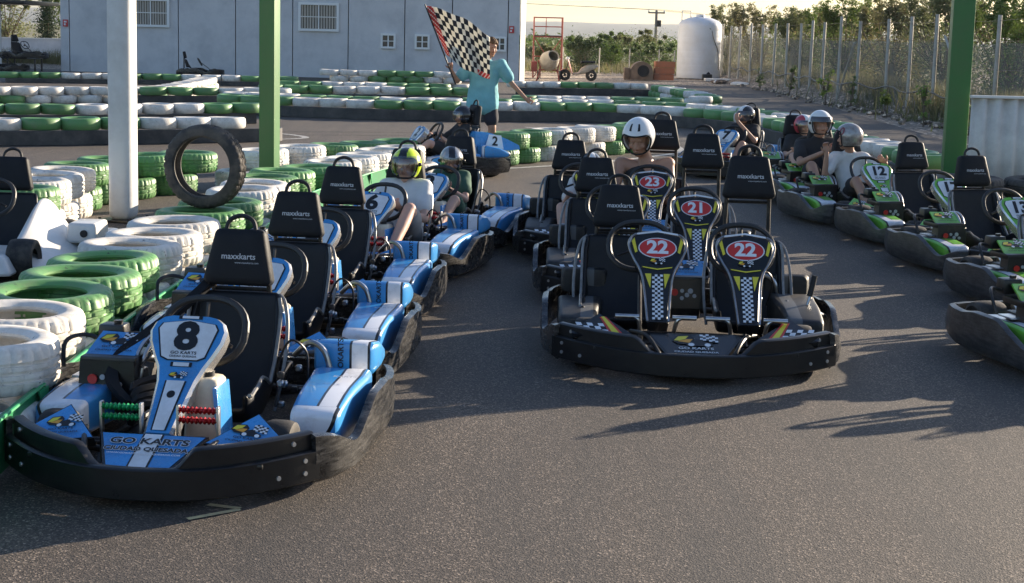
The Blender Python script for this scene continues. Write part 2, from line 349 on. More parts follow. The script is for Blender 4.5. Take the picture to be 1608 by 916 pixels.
def kart(label, x, y, th, scheme, number=None, seats=1, group=None, plate_label=None, digits=True, strap=False, rear_cover=False, cat='go-kart'):
    root = thing('go_kart', label, cat, (x, y, 0), R(th), group)
    S = scheme; two = seats == 2
    HW = .80 if two else .70          # half width at the side bumpers
    BW = .74 if two else .61          # half width of the front band
    main = {'blue': M_blue, 'green': M_green, 'black': M_blackd}[S]
    liv = {'blue': L_blue, 'green': L_green, 'black': L_black}[S]
    side = M_scuffg if S == 'green' else M_scuff
    k = lambda n: (n, S, seats)
    # front bumper: upper wall and rub strip
    def arc(t, e=0): u = 2*t-1; return (u*(BW+e), -.92+.34*abs(u)**2.3-e*.5)
    def fb():
        n = 49; pth = [arc(i/(n-1)) for i in range(n)]
        wd = .30 if two else .24
        zt = lambda t: .160+.082*smooth((abs(2*t-1)-wd)/.16)+.012*max(0, abs(2*t-1)-.45)
        mb = band_mb(pth, zt, lambda t: .07+.02*abs(2*t-1), lean=.0, lip=.012)
        ptp = [(*arc(i/48), 0) for i in range(49)]
        for sx in (-1, 1):
            mb.rbox((sx*BW*.62, -.775 + (0 if not two else .0), .155), (.17, .03, .022), .008)
        return mb, [M_plastic]
    fbo = part('front_bumper', k('fb'), fb, root)
    def rub():
        n = 49; pth = [arc(i/(n-1), .030) for i in range(n)]
        return band_mb(pth, lambda t: .165+.02*abs(2*t-1)**2, lambda t: .04+.02*abs(2*t-1)**2, th=.02, lean=.0), [M_plastic]
    part('rub_strip', k('rub'), rub, fbo)
    bi = 0
    for u, z in ((.90,.215),(.93,.15),(.93,.10),(.80,.10)):
        for s_ in (-1, 1):
            def bolt():
                t = (1+s_*u)/2; oo = .022 if z < .2 else -.006; a = Vector((*arc(t, oo), z)); b = Vector((*arc(t+.003, oo), z)); d = (b-a); nn = Vector((d.y, -d.x, 0)).normalized()
                nn = nn if nn.y < 0 else -nn
                return MB().cyl(a, a+nn*.013, .011, .009, 10), [M_bolt]
            part('bolt', k('bolt%d' % bi), bolt, fbo); bi += 1
    # side bumpers
    for s_ in (-1, 1):
        def sb():
            P = [(BW+.005,-.60),(HW-.02,-.50),(HW+.02,-.33),(HW+.035,-.05),(HW+.035,.25),(HW+.01,.52),(HW-.07,.74)]
            if s_ < 0: P = [(-a, b) for a, b in P][::-1]
            pth = resample(P, 60)
            tt = (lambda t: t) if s_ > 0 else (lambda t: 1-t)
            zt = lambda t: .245-.075*math.exp(-((tt(t)-.21)/.11)**2)+.040*smooth((tt(t)-.33)/.13)-.025*smooth((tt(t)-.60)/.15)-.05*smooth((tt(t)-.92)/.08)
            return band_mb(pth, zt, lambda t: .045+.02*smooth((tt(t)-.8)/.2), th=.012, lean=.006, lip=.010), [side]
        sbo = part('side_bumper', k('sb%d' % s_), sb, root)
    def rb():
        pth = resample([(HW-.09,.75),(HW-.25,.80),(0,.82),(-HW+.25,.80),(-HW+.09,.75)], 30)
        return band_mb(pth, lambda t: .24, lambda t: .09, lean=.015, lip=.02), [side]
    part('rear_bumper', k('rb'), rb, root)
    # chassis
    def fr():
        mb = MB(); a = HW-.26
        for s_ in (-1, 1):
            mb.tube([(s_*.16,-.84,.09),(s_*.2,-.6,.085),(s_*(a-.12),-.35,.08),(s_*(a-.1),.0,.08),(s_*(a-.12),.45,.08),(s_*.3,.76,.10)], .016)
            mb.tube([(s_*(a-.1),-.3,.09),(s_*(HW-.1),-.32,.11),(s_*(HW-.07),0,.12),(s_*(HW-.1),.38,.11),(s_*(a-.1),.4,.09)], .013)
            mb.tube([(s_*.17,-.84,.1),(s_*.2,-.86,.16),(s_*.26,-.72,.22),(s_*.34,-.5,.20)], .012)
            mb.cyl((s_*(BW-.19),-.50,.13),(s_*.2,-.50,.10), .014)
            mb.tube([(s_*(BW-.2),-.49,.135),(0,-.44,.12)], .008)
        mb.cyl((-HW+.2,.55,.14),(HW-.2,.55,.14), .02)
        mb.cyl((-.2,-.84,.09),(.2,-.84,.09), .014)
        return mb, [M_dark]
    part('frame', k('fr'), fr, root)
    def fl():
        a = HW-.34
        return MB().poly([(-.2,-.8,.07),(.2,-.8,.07),(a,-.3,.07),(a,.1,.07),(-a,.1,.07),(-a,-.3,.07)], 0, .006, Vector((0,0,1))), [M_dark]
    part('floor_pan', k('fl'), fl, root)
    # wheels
    for s_ in (-1, 1):
        for yy, r, wd_ in ((-.50, .132, .125), (.55, .142, .19)):
            def wt():
                h = wd_/2; pr = [(r*.52, -h*.8), (r*.8, -h), (r*.95, -h*.9), (r, -h*.6), (r*1.01, 0), (r, h*.6), (r*.95, h*.9), (r*.8, h), (r*.52, h*.8)]
                return MB().lathe(pr, (0,0,0), (1,0,0), 36), [M_rubber]
            cx = s_*((BW-.155) if yy < 0 else (HW-.22))
            wo = part('wheel', k('wt%.2f' % yy), wt, root); wo.location = (cx, yy, r)
            def wr():
                mb = MB(); mb.lathe([(.02,-.03),(r*.3,-.035),(r*.5,-.05),(r*.53,-.045),(r*.53,.045),(r*.5,.05),(r*.3,.035),(.02,.03)], (0,0,0), (1,0,0), 20)
                for q in range(3):
                    a = q*2.09; mb.cyl((-.045, r*.3*math.cos(a), r*.3*math.sin(a)), (.045, r*.3*math.cos(a), r*.3*math.sin(a)), .012)
                return mb, [M_metal]
            part('rim', k('wr%.2f' % yy), wr, wo)
    # side pods and rear covers
    for s_ in (-1, 1):
        lowp = (s_ < 0)
        def pod():
            rings = []; x0, x1 = HW-.31, HW-.035
            for q, yy in enumerate([-.31,-.305,-.29,-.26,-.20,-.10,0,.12,.22,.30,.34,.35]):
                t = (yy+.31)/.66; zt = .25+(.02 if lowp else .055)*t-(.02 if lowp else 0)+.018*math.sin(math.pi*min(1,t*1.3)); zb = .085
                ins = {0: .03, 1: .012, 2: .003, 11: .04, 10: .01}.get(q, 0); r = .025
                xa, xb = x0+ins+.05*(1-t), x1-ins-.02*(1-t); zt -= ins*.6; zb += ins*.6
                pts = []
                for (cx, cz, a0) in ((xb-r, zt-r, 0), (xa+r, zt-r, 90), (xa+r, zb+r, 180), (xb-r, zb+r, 270)):
                    for i in range(5): a = R(a0+i*22.5); pts.append((s_*(cx+r*math.cos(a)), yy, cz+r*math.sin(a)))
                rings.append(pts)
            return MB().ring_loft(rings, 0), [liv]
        po = part('side_pod', k('pod%d' % s_), pod, root)
        def rc():
            rings = []; x0, x1 = HW-.33, HW-.05
            for yy, ins in ((.40,.05),(.405,.015),(.43,0),(.6,.0),(.72,.01),(.765,.03),(.78,.07)):
                r = .03; zt = .405-ins*.7-.07*smooth((yy-.48)/.28); zb = .25+ins*.3; xa, xb = x0+ins, x1-ins
                pts = []
                for (cx, cz, a0) in ((xb-r, zt-r, 0), (xa+r, zt-r, 90), (xa+r, zb+r, 180), (xb-r, zb+r, 270)):
                    for i in range(5): a = R(a0+i*22.5); pts.append((s_*(cx+r*math.cos(a)), yy, cz+r*math.sin(a)))
                rings.append(pts)
            mb = MB().ring_loft(rings, 0)
            return mb, [liv]
        rc_ = part('rear_wheel_cover', k('rc%d' % s_), rc, root) if (s_ > 0 or two) else None
        if rc_ and S != 'black':
            def ut():
                M = frame((HW-.20, .396, .34), (0,0,1), (-1,0,0))
                return text_mb('GOKARTS', .036, M, 0, bold=.02), [M_ink]
            part('lettering', k('ut'), ut, rc_)
        if S != 'black' and s_ > 0:
            def pt():
                M = frame((HW-.115, .10, .315), (1,0,0), (0,1,.03))
                return text_mb('KARTS', .035, M, 0, bold=.02), [M_grey]
            part('lettering', k('pt'), pt, po)
    # nose panel
    wn = .25 if two else .205
    nz = frame((0, -.775, .185), (1,0,0), (0, .92, .34))
    def npn():
        mb = MB(); h = .115
        out = [(-wn-.012,h+.006),(-wn*.55-.01,-h-.006),(wn*.55+.01,-h-.006),(wn+.012,h+.006)]
        P = [nz @ Vector((a, b, 0)) for a, b in out[::-1]]
        mb.poly(P, 1, .03, (nz.to_3x3() @ Vector((0,0,1))))
        flat_poly(mb, nz, [(-wn,h),(-wn*.55,-h),(wn*.55,-h),(wn,h)], .002, 0)
        if S == 'blue' or S == 'green':
            flat_poly(mb, nz, [(-.042,h),(-.042,-h),(.042,-h),(.042,h)], .0035, 1)
            flat_poly(mb, nz, [(-.034,h),(-.034,-h),(.034,-h),(.034,h)], .005, 2)
        return mb, [main, M_blackd, M_white]
    no = part('nose_panel', k('np'), npn, root)
    if S != 'black':
        def nt_():
            mb = text_mb('GO KARTS', .052, nz @ Matrix.Translation((0,.062,.008)), 0, bold=.03, sx=1.25)
            mb.merge(text_mb('CIUDAD QUESADA', .034, nz @ Matrix.Translation((0,.012,.008)), 0, bold=.03, sx=1.12))
            mb.merge(text_mb('WWW.GOKARTSCIUDADQUESADA.COM', .014, nz @ Matrix.Translation((0,-.018,.008)), 1, bold=.02, sx=1.1))
            mb.merge(text_mb('GO KARTS', .052, nz @ Matrix.Translation((0,.062,.007)), 1, bold=.075, sx=1.25))
            mb.merge(text_mb('CIUDAD QUESADA', .034, nz @ Matrix.Translation((0,.012,.007)), 1, bold=.085, sx=1.12))
            return mb, [M_ink, M_white]
        part('lettering', k('nt'), nt_, no)
    else:
        part('emblem', k('ne'), lambda: (emblem(nz @ Matrix.Translation((0,.03,.006)), .24, lines=[('GO KARTS', .13), ('CIUDAD QUESADA', .09)]), EMB[:4]+[M_text]), no)
    # front corner panels
    for s_ in (-1, 1):
        cm = frame((s_*(BW-.25), -.655, .245), (1,0,-.10*s_), (0, .90, .44))
        def cp():
            q = [(-.115,-.075),(.03,-.08),(.125,-.03),(.13,-.005),(.015,.11)] if s_ > 0 else [(.115,-.075),(-.015,.11),(-.13,-.005),(-.125,-.03),(-.03,-.08)]
            q = [(a*1.15, b*1.1) for a, b in q]
            if two: q = [(a*1.12, b) for a, b in q]
            mb = MB(); P = [cm @ Vector((a*1.06, b*1.06, 0)) for a, b in q]
            mb.poly(P, 1, .04, cm.to_3x3() @ Vector((0,0,1)))
            flat_poly(mb, cm, q, .002, 0)
            if S == 'black':
                flat_poly(mb, cm, [(s_*a, b) for a, b in ((-.10,-.075),(-.035,-.08),(.02,.09),(-.015,.09))], .004, 3)
                flat_poly(mb, cm, [(s_*a, b) for a, b in ((-.085,-.075),(-.05,-.078),(.012,.09),(-.005,.09))], .006, 4)
                for i in range(5):
                    for j in range(3):
                        a = s_*(-.005+i*.030+(2-j)*-.012); b = -.06+i*.006+j*.030
                        if (i+j) % 2 == 0: flat_poly(mb, cm, [(a,b),(a+s_*.030,b+.006),(a+s_*.038,b+.034),(a+s_*.008,b+.028)], .005, 2)
            return mb, [main, M_blackd, M_white, M_red, M_yellow]
        c_ = part('corner_panel', k('cp%d' % s_), cp, root)
        if S != 'black':
            part('emblem', k('ce%d' % s_), lambda: (emblem(cm @ Matrix.Translation((s_*.01,.01,.006)), .14, lines=[('GO KARTS', .12), ('CIUDAD QUESADA', .10)]), EMB), c_)
    # per seat items
    spots = [(0.0, 0.0, 0.0, 0.0)] if not two else [(-.41, -.20, -.29, 0.02), (.37, .29, .29, .22)]
    for si, (sx, px, wx, hz) in enumerate(spots):
        T = Matrix.Translation((px, 0, 0))
        sil = M_silver if S != 'black' else M_blackd
        dz = .095 if two else 0.0; CL = .37 if two else .34
        PP = lambda q: (-.20-.615*q, .61+dz-.788*q)
        E0 = PP(.245); cdir = Vector((-.82, -.56 if not two else -.66)).normalized(); QQ = lambda q: (E0[0]+cdir.x*q, E0[1]+cdir.y*q)
        PATH = [(*PP(0),.075),(*PP(.008),.11),(*PP(.03),.138),(*PP(.07),.152),(*PP(.12),.143),(*PP(.18),.117),(*PP(.232),.090),(*QQ(.06),.072),(*QQ(.18),.060),(*QQ(CL),.047)]
        def fair():
            mb = MB(); fr_ = []; 
            n = Vector((0,-.788,.615))
            rings = []
            for i, (yy, zz, ww) in enumerate(PATH):
                if i >= 6:
                    a = PATH[max(0, i-1)]; b = PATH[min(len(PATH)-1, i+1)]; t = Vector((0, b[0]-a[0], b[1]-a[1])).normalized(); n = Vector((0, t.z, -t.y)); n = n if n.z > 0 else -n
                c = Vector((0, yy, zz)); bk = -n*.075; 
                rings.append([c+Vector((-ww,0,0)), c+Vector((ww,0,0)), c+Vector((ww+.012,0,0))-n*.012, c+Vector((ww+.006,0,0))+bk, c+Vector((-ww-.006,0,0))+bk, c+Vector((-ww-.012,0,0))-n*.012])
            mb.ring_loft(rings, 0, matf=lambda i, j: 0 if j == 0 else 1, smooth=True)
            return mb, [main, sil]
        fo = part('steering_fairing', k('fair'), fair, root); fo.location.x = px
        pm = frame((0,-.20,.61+dz), (1,0,0), (0,.615,.788))       # plate plane, y up
        qe = QQ(CL); qm = frame((0,qe[0],qe[1]), (1,0,0), (0,-cdir.x,-cdir.y))
        def plate():
            mb = MB()
            if S == 'black':
                flat_poly(mb, pm, [(-.13,-.03),(-.145,-.055),(-.125,-.13),(-.112,-.12)], .003, 3); flat_poly(mb, pm, [(.13,-.03),(.145,-.055),(.125,-.13),(.112,-.12)], .003, 3)
                flat_poly(mb, pm, [(-.115,-.0),(-.12,-.012),(0,.008),(.12,-.012),(.115,.0),(0,.02)], .003, 2)
                flat_poly(mb, pm, ellipse(0,-.095,.108,.066), .0035, 2); flat_poly(mb, pm, ellipse(0,-.095,.101,.060), .005, 1)
                flat_poly(mb, pm, [(-.085,-.215),(0,-.228),(.085,-.215),(.08,-.222),(0,-.236),(-.08,-.222)], .004, 3)
                # yellow pennants and chequered strip down the column
                for s_ in (-1, 1): flat_poly(mb, qm, [(s_*.070,CL-.02),(s_*.034,CL-.02),(s_*.040,CL-.13)], .004, 3)
                for i in range(4):
                    for j in range(20):
                        a = -.030+i*.015; b0 = CL-.025-j*.0165; b1 = b0-.0165
                        flat_poly(mb, qm, [(a,b0),(a+.015,b0),(a+.015,b1),(a,b1)], .004, 2 if (i+j) % 2 else 0)
                return mb, [M_blackd, M_red, M_white, M_yellow]
            hexo = [(-.108,-.038),(0,-.022),(.108,-.038),(.122,-.062),(.090,-.188),(.06,-.202),(-.06,-.202),(-.090,-.188),(-.122,-.062)]
            flat_poly(mb, pm, [(a*1.06, b*1.04+.003) for a, b in hexo], .003, 0); flat_poly(mb, pm, hexo, .0045, 1)
            flat_poly(mb, pm, [(-.05,-.001),(-.05,-.016),(.05,-.016),(.05,-.001)], .003, 0); flat_poly(mb, pm, [(-.035,-.002),(-.035,-.014),(.035,-.014),(.035,-.002)], .0045, 1)
            flat_poly(mb, pm, [(-.045,-.213),(-.045,-.234),(.045,-.234),(.045,-.213)], .003, 0); flat_poly(mb, pm, [(-.033,-.215),(-.033,-.232),(.033,-.232),(.033,-.215)], .0045, 1)
            for (mm, b1, b0, wv, ww2) in ((qm, CL-.065, .012, .044, .031),):
                flat_poly(mb, mm, [(-wv,b1),(-ww2,b0),(ww2,b0),(wv,b1)], .003, 0); flat_poly(mb, mm, [(-wv+.007,b1),(-ww2+.007,b0),(ww2-.007,b0),(wv-.007,b1)], .0045, 1)
            mb.merge(text_mb('GO KARTS', .019, pm @ Matrix.Translation((0,-.172,.006)), 0, bold=.02, sx=1.2))
            mb.merge(text_mb('CIUDAD QUESADA', .012, pm @ Matrix.Translation((0,-.188,.006)), 0, bold=.02, sx=1.1))
            flat_poly(mb, qm, ellipse(0,.20,.017,.020,14), .0055, 0)
            return mb, [M_ink, M_white]
        pl = part('number_plate', k('plate'), plate, fo)
        if number and digits:
            def num():
                if S == 'black': return text_mb(number, .115, pm @ Matrix.Translation((0,-.095,.0065)), 0, bold=.035, sx=1.05), [M_white]
                return text_mb(number, .172 if len(number) == 1 else .142, pm @ Matrix.Translation((0,-.101,.0065)), 0, bold=.045, sx=1.12), [M_ink]
            part('race_number', ('num', S, number), num, fo)
        if S == 'black':
            part('emblem', k('pe'), lambda: (emblem(pm @ Matrix.Translation((0,-.185,.0055)), .085), EMB), fo)
            def rim_():
                mb = MB()
                for s_ in (-1, 1): mb.tube([(s_*(w_+.010), y_-.004, z_+.004) for y_, z_, w_ in PATH[1:]], .006, 6)
                return mb, [M_metal]
            part('fairing_trim', k('rim'), rim_, fo)
        else:
            part('emblem', k('pe'), lambda: (emblem(qm @ Matrix.Translation((0,CL-.04,.0055)), .075), EMB), fo)
        # steering wheel
        def sw():
            mb = MB(); c = Vector((0,-.03,.515+dz)); ex = Vector((1,0,0)); ey = Vector((0,.50,.866)).normalized()
            P = []
            for i in range(28):
                a = 2*math.pi*i/28; rx, ry = .180, .150
                u, v = rx*math.copysign(abs(math.cos(a))**.85, math.cos(a)), ry*math.copysign(abs(math.sin(a))**.85, math.sin(a))
                P.append(c+ex*u+ey*v)
            mb.tube(P, .0165, 8, 0, curve=False, cl=True)
            nn = ex.cross(ey)
            for a in (90, 210, 330): 
                d = ex*math.cos(R(a))*.15+ey*math.sin(R(a))*.13; mb.tube([c+nn*-.02, c+d*.5-nn*.01, c+d], .009, 6, 1)
            mb.cyl(c-nn*.035, c+nn*.01, .035, .03, 14, 1)
            mb.tube([c-nn*.0, Vector((0,-.33,.30)), Vector((0,-.5,.13))], .012, 8, 1, curve=False)
            return mb, [M_grip, M_dark]
        wo = part('steering_wheel', k('sw'), sw, root); wo.location.x = wx
        # seat
        def seat_pts(u, v, off=0):
            # u in -1..1 across, v 0..1 from front lip to top of the back
            prof = [(-.10,.20),(-.02,.135),(.10,.105),(.24,.115),(.36,.19),(.43,.32),(.47,.46),(.50,.60)]
            t = v*(len(prof)-1); i = min(int(t), len(prof)-2); f = t-i
            yy = prof[i][0]*(1-f)+prof[i+1][0]*f; zz = prof[i][1]*(1-f)+prof[i+1][1]*f
            hwid = .215+.0*v; wing = (.14*math.exp(-((v-.42)/.34)**2)+.035)
            a = abs(u); e = max(0, (a-.60)/.40)
            x_ = math.copysign(min(a, .60)/.60*hwid*.86 + hwid*.14*math.sin(min(1, e)*math.pi/2), u) if a > 0 else 0
            x_ *= (1.0-.06*smooth((v-.9)/.1)*a)
            lift = wing*(1-math.cos(e*math.pi/2))*1.15
            bk = smooth((v-.35)/.35)
            return Vector((x_, yy-lift*(.3+.6*bk)+.02*(1-a*a)*bk, zz+lift*(1-bk)*.9-.02*(1-a*a)*(1-bk)-.02*smooth((a-.75)/.25)*smooth((v-.9)/.1)))
        def seat():
            nu, nv = 24, 20; rows = [[seat_pts(-1+2*i/nu, j/nv) for i in range(nu+1)] for j in range(nv+1)]
            mb = MB().ring_loft(rows, 0, closed=False, cap=False)
            return evaluated(mb, 'seat', [M_fabric], [('SOLIDIFY', dict(thickness=.028, offset=-1)), ('SUBSURF', dict(levels=1))])
        se = part('seat', k('seat'), seat, root); se.location.x = sx
        for s_ in (-1, 1):
            part('seat_trim', k('trim%d' % s_), lambda: (MB().tube([seat_pts(s_*1.0, v/14)+Vector((0,-.004,.004)) for v in range(1, 15)], .009, 6), [M_trim]), se)
            part('seat_hoop', k('hoop%d' % s_), lambda: (MB().tube([(s_*.245,.20,.12),(s_*.262,.30,.30),(s_*.252,.40,.46),(s_*.225,.46,.56),(s_*.19,.50,.59)], .009, 8), [M_trim]), se)
        # headrest with handle, posts
        def hr():
            rings = []
            M = frame((0,.515,.755+hz), (1,0,0), (0,.20,.98))
            def outline(s_, ins):
                bw, tw, hh, r = .160-ins, .120-ins, .130-ins, .03
                c = [(bw-r,-hh+r,270),(tw-r,hh-r,0),(-tw+r,hh-r,90),(-bw+r,-hh+r,180)]
                return [(cx+r*math.cos(R(a0+i*22.5)), cy+r*math.sin(R(a0+i*22.5))) for cx, cy, a0 in c for i in range(5)]
            for zz, ins in ((-.045,.03),(-.042,.012),(-.03,.002),(0,0),(.03,.002),(.042,.012),(.047,.035),(.050,.075)):
                rings.append([M @ Vector((a, b, zz)) for a, b in outline(1, ins)])
            mb = MB().ring_loft(rings, 0)
            return mb, [M_pad]
        ho = part('headrest', ('hr', hz), hr, root); ho.location.x = sx
        def ht():
            M = frame((0,.515,.755+hz), (1,0,0), (0,.20,.98))
            mb = text_mb('maxxkarts', .038, M @ Matrix.Translation((.005,.0,.0525)), 0, bold=.012, sx=1.0)
            mb.merge(text_mb('www.maxxkarts.com', .013, M @ Matrix.Translation((.045,-.028,.0525)), 0, sx=1.0)); return mb, [M_text]
        part('lettering', ('ht', hz), ht, ho)
        def hh():
            mb = MB(); M = frame((0,.53,.885+hz), (1,0,0), (0,.20,.98))
            mb.tube([M @ Vector(p) for p in ((-.07,-.06,0),(-.068,0,0),(-.05,.042,0),(0,.060,0),(.05,.042,0),(.068,0,0),(.07,-.06,0))], .011, 8); return mb, [M_black]
        part('handle', ('hh', hz), hh, ho)
        def hp():
            mb = MB()
            for s_ in (-1, 1): mb.tube([(s_*.135,.535,.16),(s_*.135,.54,.45),(s_*.128,.535,.66+hz)], .013, 8)
            mb.tube([(-.135,.54,.605+hz),(.135,.54,.605+hz)], .011, 8)
            if hz: mb.tube([(-.135,.54,.61),(.135,.54,.61)], .011, 8)
            mb.tube([(-.135,.535,.25),(.135,.535,.25)], .011, 8)
            return mb, [M_dark]
        po_ = part('headrest_post', ('hp', hz), hp, root); po_.location.x = sx
        # pedals
        for s_, pm_ in ((-1, M_greenm), (1, M_redm)):
            if S == 'black': pm_ = M_metal
            def ped():
                mb = MB()
                if S == 'black':
                    mb.cyl((-.075,-.60,.30),(.055,-.60,.30), .013, None, 10, 0)
                    mb.tube([(.02*-s_,-.60,.30),(-.05*s_ -.0,-.60,.28),(-.065*s_,-.58,.2),(-.065*s_,-.56,.1)], .012, 8, 1)
                    return mb, [pm_, M_metal]
                for zz in (.315, .275, .13):
                    n = 40; L = .155
                    mb.tube([(-L/2+L*i/n, -.60+.0*zz, zz) for i in range(n+1)], (lambda t: .0125+.004*math.cos(t*math.pi*2*9)) if zz > .2 else .007, 8, 0, curve=False)
                for a in (-1, 1): mb.rbox((a*.08,-.60,.215), (.012,.03,.24), .004, 1)
                return mb, [pm_, M_metal]
            pdx = sx if two else 0
            pp = part('pedal', k('ped%d' % s_), ped, root); pp.location = ((px if two else 0)+s_*.155, 0, 0)
            if S != 'black': pp['label'] = 'green ribbed pedal' if s_ < 0 else 'red ribbed pedal'
    # fuel tank
    if not two:
        def tank():
            mb = MB(); mb.rbox((.10,-.30,.235), (.17,.20,.30), .035, 0, 3, taper=.72)
            mb.rbox((.185,-.31,.215), (.02,.18,.26), .008, 1, 2, M=Matrix.Rotation(-.08,4,'Y')); mb.cyl((.10,-.30,.38),(.10,-.30,.405), .028, None, 14, 2)
            return mb, [M_cream, main, M_black]
        part('fuel_tank', k('tank'), tank, root)
    # engine
    ex_ = -.44 if not two else 0.0; ey_ = .13 if not two else .52
    def eng():
        mb = MB(); mb.rbox((ex_, ey_, .20), (.20,.24,.18), .02, 0, 2)
        for i in range(7): mb.rbox((ex_-.13, ey_-.02, .14+i*.022), (.10,.15,.010), .003, 1, 1)
        mb.cyl((ex_-.17,ey_-.02,.20),(ex_-.22,ey_-.02,.20), .035, None, 14, 1)
        mb.tube([(ex_+.0,ey_+.1,.25),(ex_+.03,ey_+.22,.30),(ex_+.1,ey_+.36,.26)], .022, 10, 1)
        return mb, [M_dark, M_metal]
    eo = part('engine', k('eng'), eng, root)
    def eshroud():
        mb = MB()
        P = [(ex_-.13,ey_-.15,.18),(ex_+.13,ey_-.15,.18),(ex_+.12,ey_-.14,.36),(ex_-.12,ey_-.14,.36)]
        mb.poly(P, 1, .10, Vector((0,-1,0)))
        mb.rbox((ex_,ey_-.01,.355), (.25,.25,.04), .012, 1, 2)
        Mx = frame((ex_,ey_-.02,.405), (1,0,0), (0,.88,.42))
        mb.poly([Mx @ Vector((a,b,0)) for a, b in ((-.12,-.10),(.10,-.10),(.125,.09),(-.095,.10))], 0, .012, Mx.to_3x3() @ Vector((0,0,1)))
        for i, (a, b, r_, mi) in enumerate(((-.06,.29,.022,2),(-.015,.30,.012,3),(.015,.275,.014,3),(-.015,.255,.012,3),(.035,.30,.016,3),(.06,.27,.012,3))):
            mb.cyl((ex_+a,ey_-.15,b-.01),(ex_+a,ey_-.158,b-.01), r_, None, 10, mi)
        return mb, [main if not two else M_blue, M_plastic, M_red, M_grey]
    es = part('engine_cover', k('esh'), eshroud, eo)
    Mx = frame((ex_,ey_-.02,.408), (1,0,0), (0,.88,.42))
    part('emblem', k('ee'), lambda: (emblem(Mx @ Matrix.Translation((0,.03,.001)), .17, lines=[('GO KARTS', .12), ('CIUDAD QUESADA', .09)]), EMB), eo)
    def ebox():
        mb = MB(); mb.rbox((ex_-.07,ey_+.14,.425), (.125,.10,.09), .012, 0, 2, taper=.92); mb.cyl((ex_-.05,ey_+.14,.47),(ex_-.05,ey_+.14,.485), .02, None, 12, 0)
        mb.tube([(ex_-.12,ey_+.12,.40),(ex_-.20,ey_+.10,.42),(ex_-.25,ey_+.02,.40),(ex_-.24,ey_-.03,.30)], .010, 8, 1)
        mb.tube([(ex_+.0,ey_+.14,.43),(ex_+.08,ey_+.08,.44),(ex_+.15,ey_-.02,.40),(ex_+.14,ey_-.1,.33)], .006, 6, 1)
        return mb, [M_plastic, M_dark]
    part('air_box', k('ebox'), ebox, eo)
    if not two:
        def eguard():
            mb = MB()
            for q in (0, .035):
                mb.tube([(ex_+.09+q,ey_-.10,.22),(ex_+.11+q,ey_-.06,.38),(ex_+.13+q,ey_+.08,.44),(ex_+.14+q,ey_+.2,.40),(ex_+.14+q,ey_+.26,.22)], .009, 8, 0)
            mb.cyl((ex_+.085,ey_-.10,.225),(ex_+.13,ey_-.10,.225), .01)
            for i in range(4): mb.rbox((ex_-.17,ey_-.08,.15+i*.03), (.05,.11,.014), .004, 1, 1)
            mb.tube([(ex_-.18,ey_-.14,.13),(ex_-.19,ey_-.14,.24)], .013, 8, 1)
            return mb, [M_metal, M_redm]
        part('engine_guard', k('eg'), eguard, eo)
    # cables and hoops on the far side of the seat
    def cab():
        mb = MB(); b = (HW-.44)
        mb.tube([(b,.18,.20),(b+.02,.15,.36),(b+.08,.12,.46),(b+.14,.16,.40),(b+.12,.25,.24)], .0055, 6)
        mb.tube([(b+.0,.3,.2),(b+.05,.25,.33),(b+.04,.15,.30),(b+.03,.05,.18)], .007, 6)
        mb.tube([(b+.02,.42,.33),(b+.1,.38,.40),(b+.17,.36,.37),(b+.2,.36,.28)], .013, 8, 1)
        for i in range(9):
            mb.rbox((b+.02+.05*rnd.random(), .05+.35*rnd.random(), .14+.2*rnd.random()), (.03,.03,.03), .006, i % 2, 1)
        return mb, [M_dark, M_metal]
    part('cable', k('cab'), cab, root)
    if strap:
        def st():
            mb = MB(); P = catmull([Vector(p) for p in ((-.15,.49,.63),(-.23,.36,.54),(-.34,.20,.44),(-.42,.06,.36),(-.40,-.05,.27),(-.30,-.12,.20))], 6)
            rings = [[p+Vector((-.03,.0,.0)), p+Vector((-.01,-.015,.02)), p+Vector((.03,-.004,.012)), p+Vector((.03,.012,-.01)), p+Vector((-.02,.012,-.018))] for p in P]
            mb.ring_loft(rings, 0); 
            for i in range(4): mb.tube([(-.30+.03*i,-.10,.12+.03*i),(-.22-.02*i,-.20+.03*i,.22+.02*i),(-.12,-.10+.05*i,.20+.03*i),(-.10,.05,.14)], .022, 6)
            return mb, [M_pad]
        part('seat_belt', ('strap',), st, root)
    if rear_cover:
        def rcv():
            P = [(-.10,.50),(.02,.50),(.16,.33),(.20,.30)]
            rings = []
            for yy, zt, zb, hw in ((.38,.52,.40,.20),(.42,.56,.36,.30),(.62,.54,.33,.34),(.85,.46,.32,.36),(1.02,.38,.33,.34)):
                rings.append([(-hw,yy,zb),(-hw*.92,yy,zt),(hw*.92,yy,zt),(hw,yy,zb)])
            return MB().ring_loft(rings, 0, smooth=False), [main]
        rv = part('rear_cover', k('rcv'), rcv, root)
        Mr = frame((.352,.66,.435), (0,1,-.1), (-.12,0,1))
        o_ = obj('number_panel', MB().poly([Mr @ Vector((a, b, 0)) for a, b in ((-.13,-.085),(.13,-.085),(.085,.085),(-.085,.085))], 0, .006), [M_white], rv)
        obj('race_number', text_mb('2', .16, Mr @ Matrix.Translation((0,0,.006)), 0, bold=.03), [M_ink], rv)
        obj('engine_block', MB().rbox((.1,.62,.24), (.5,.3,.20), .03), [M_silver], root)
    if two:
        def lev():
            mb = MB(); mb.tube([(HW-.14,-.02,.12),(HW-.12,.0,.26),(HW-.09,.02,.36)], .010, 8, 1); mb.cyl((HW-.10,.018,.34),(HW-.075,.03,.46), .018, .016, 12, 0)
            mb.tube([(HW-.2,-.1,.2),(HW-.1,-.12,.27),(HW-.02,-.05,.24),(HW-.03,.1,.22)], .011, 8, 1)
            return mb, [M_black, M_metal]
        part('hand_lever', ('lev',), lev, root)
    return root
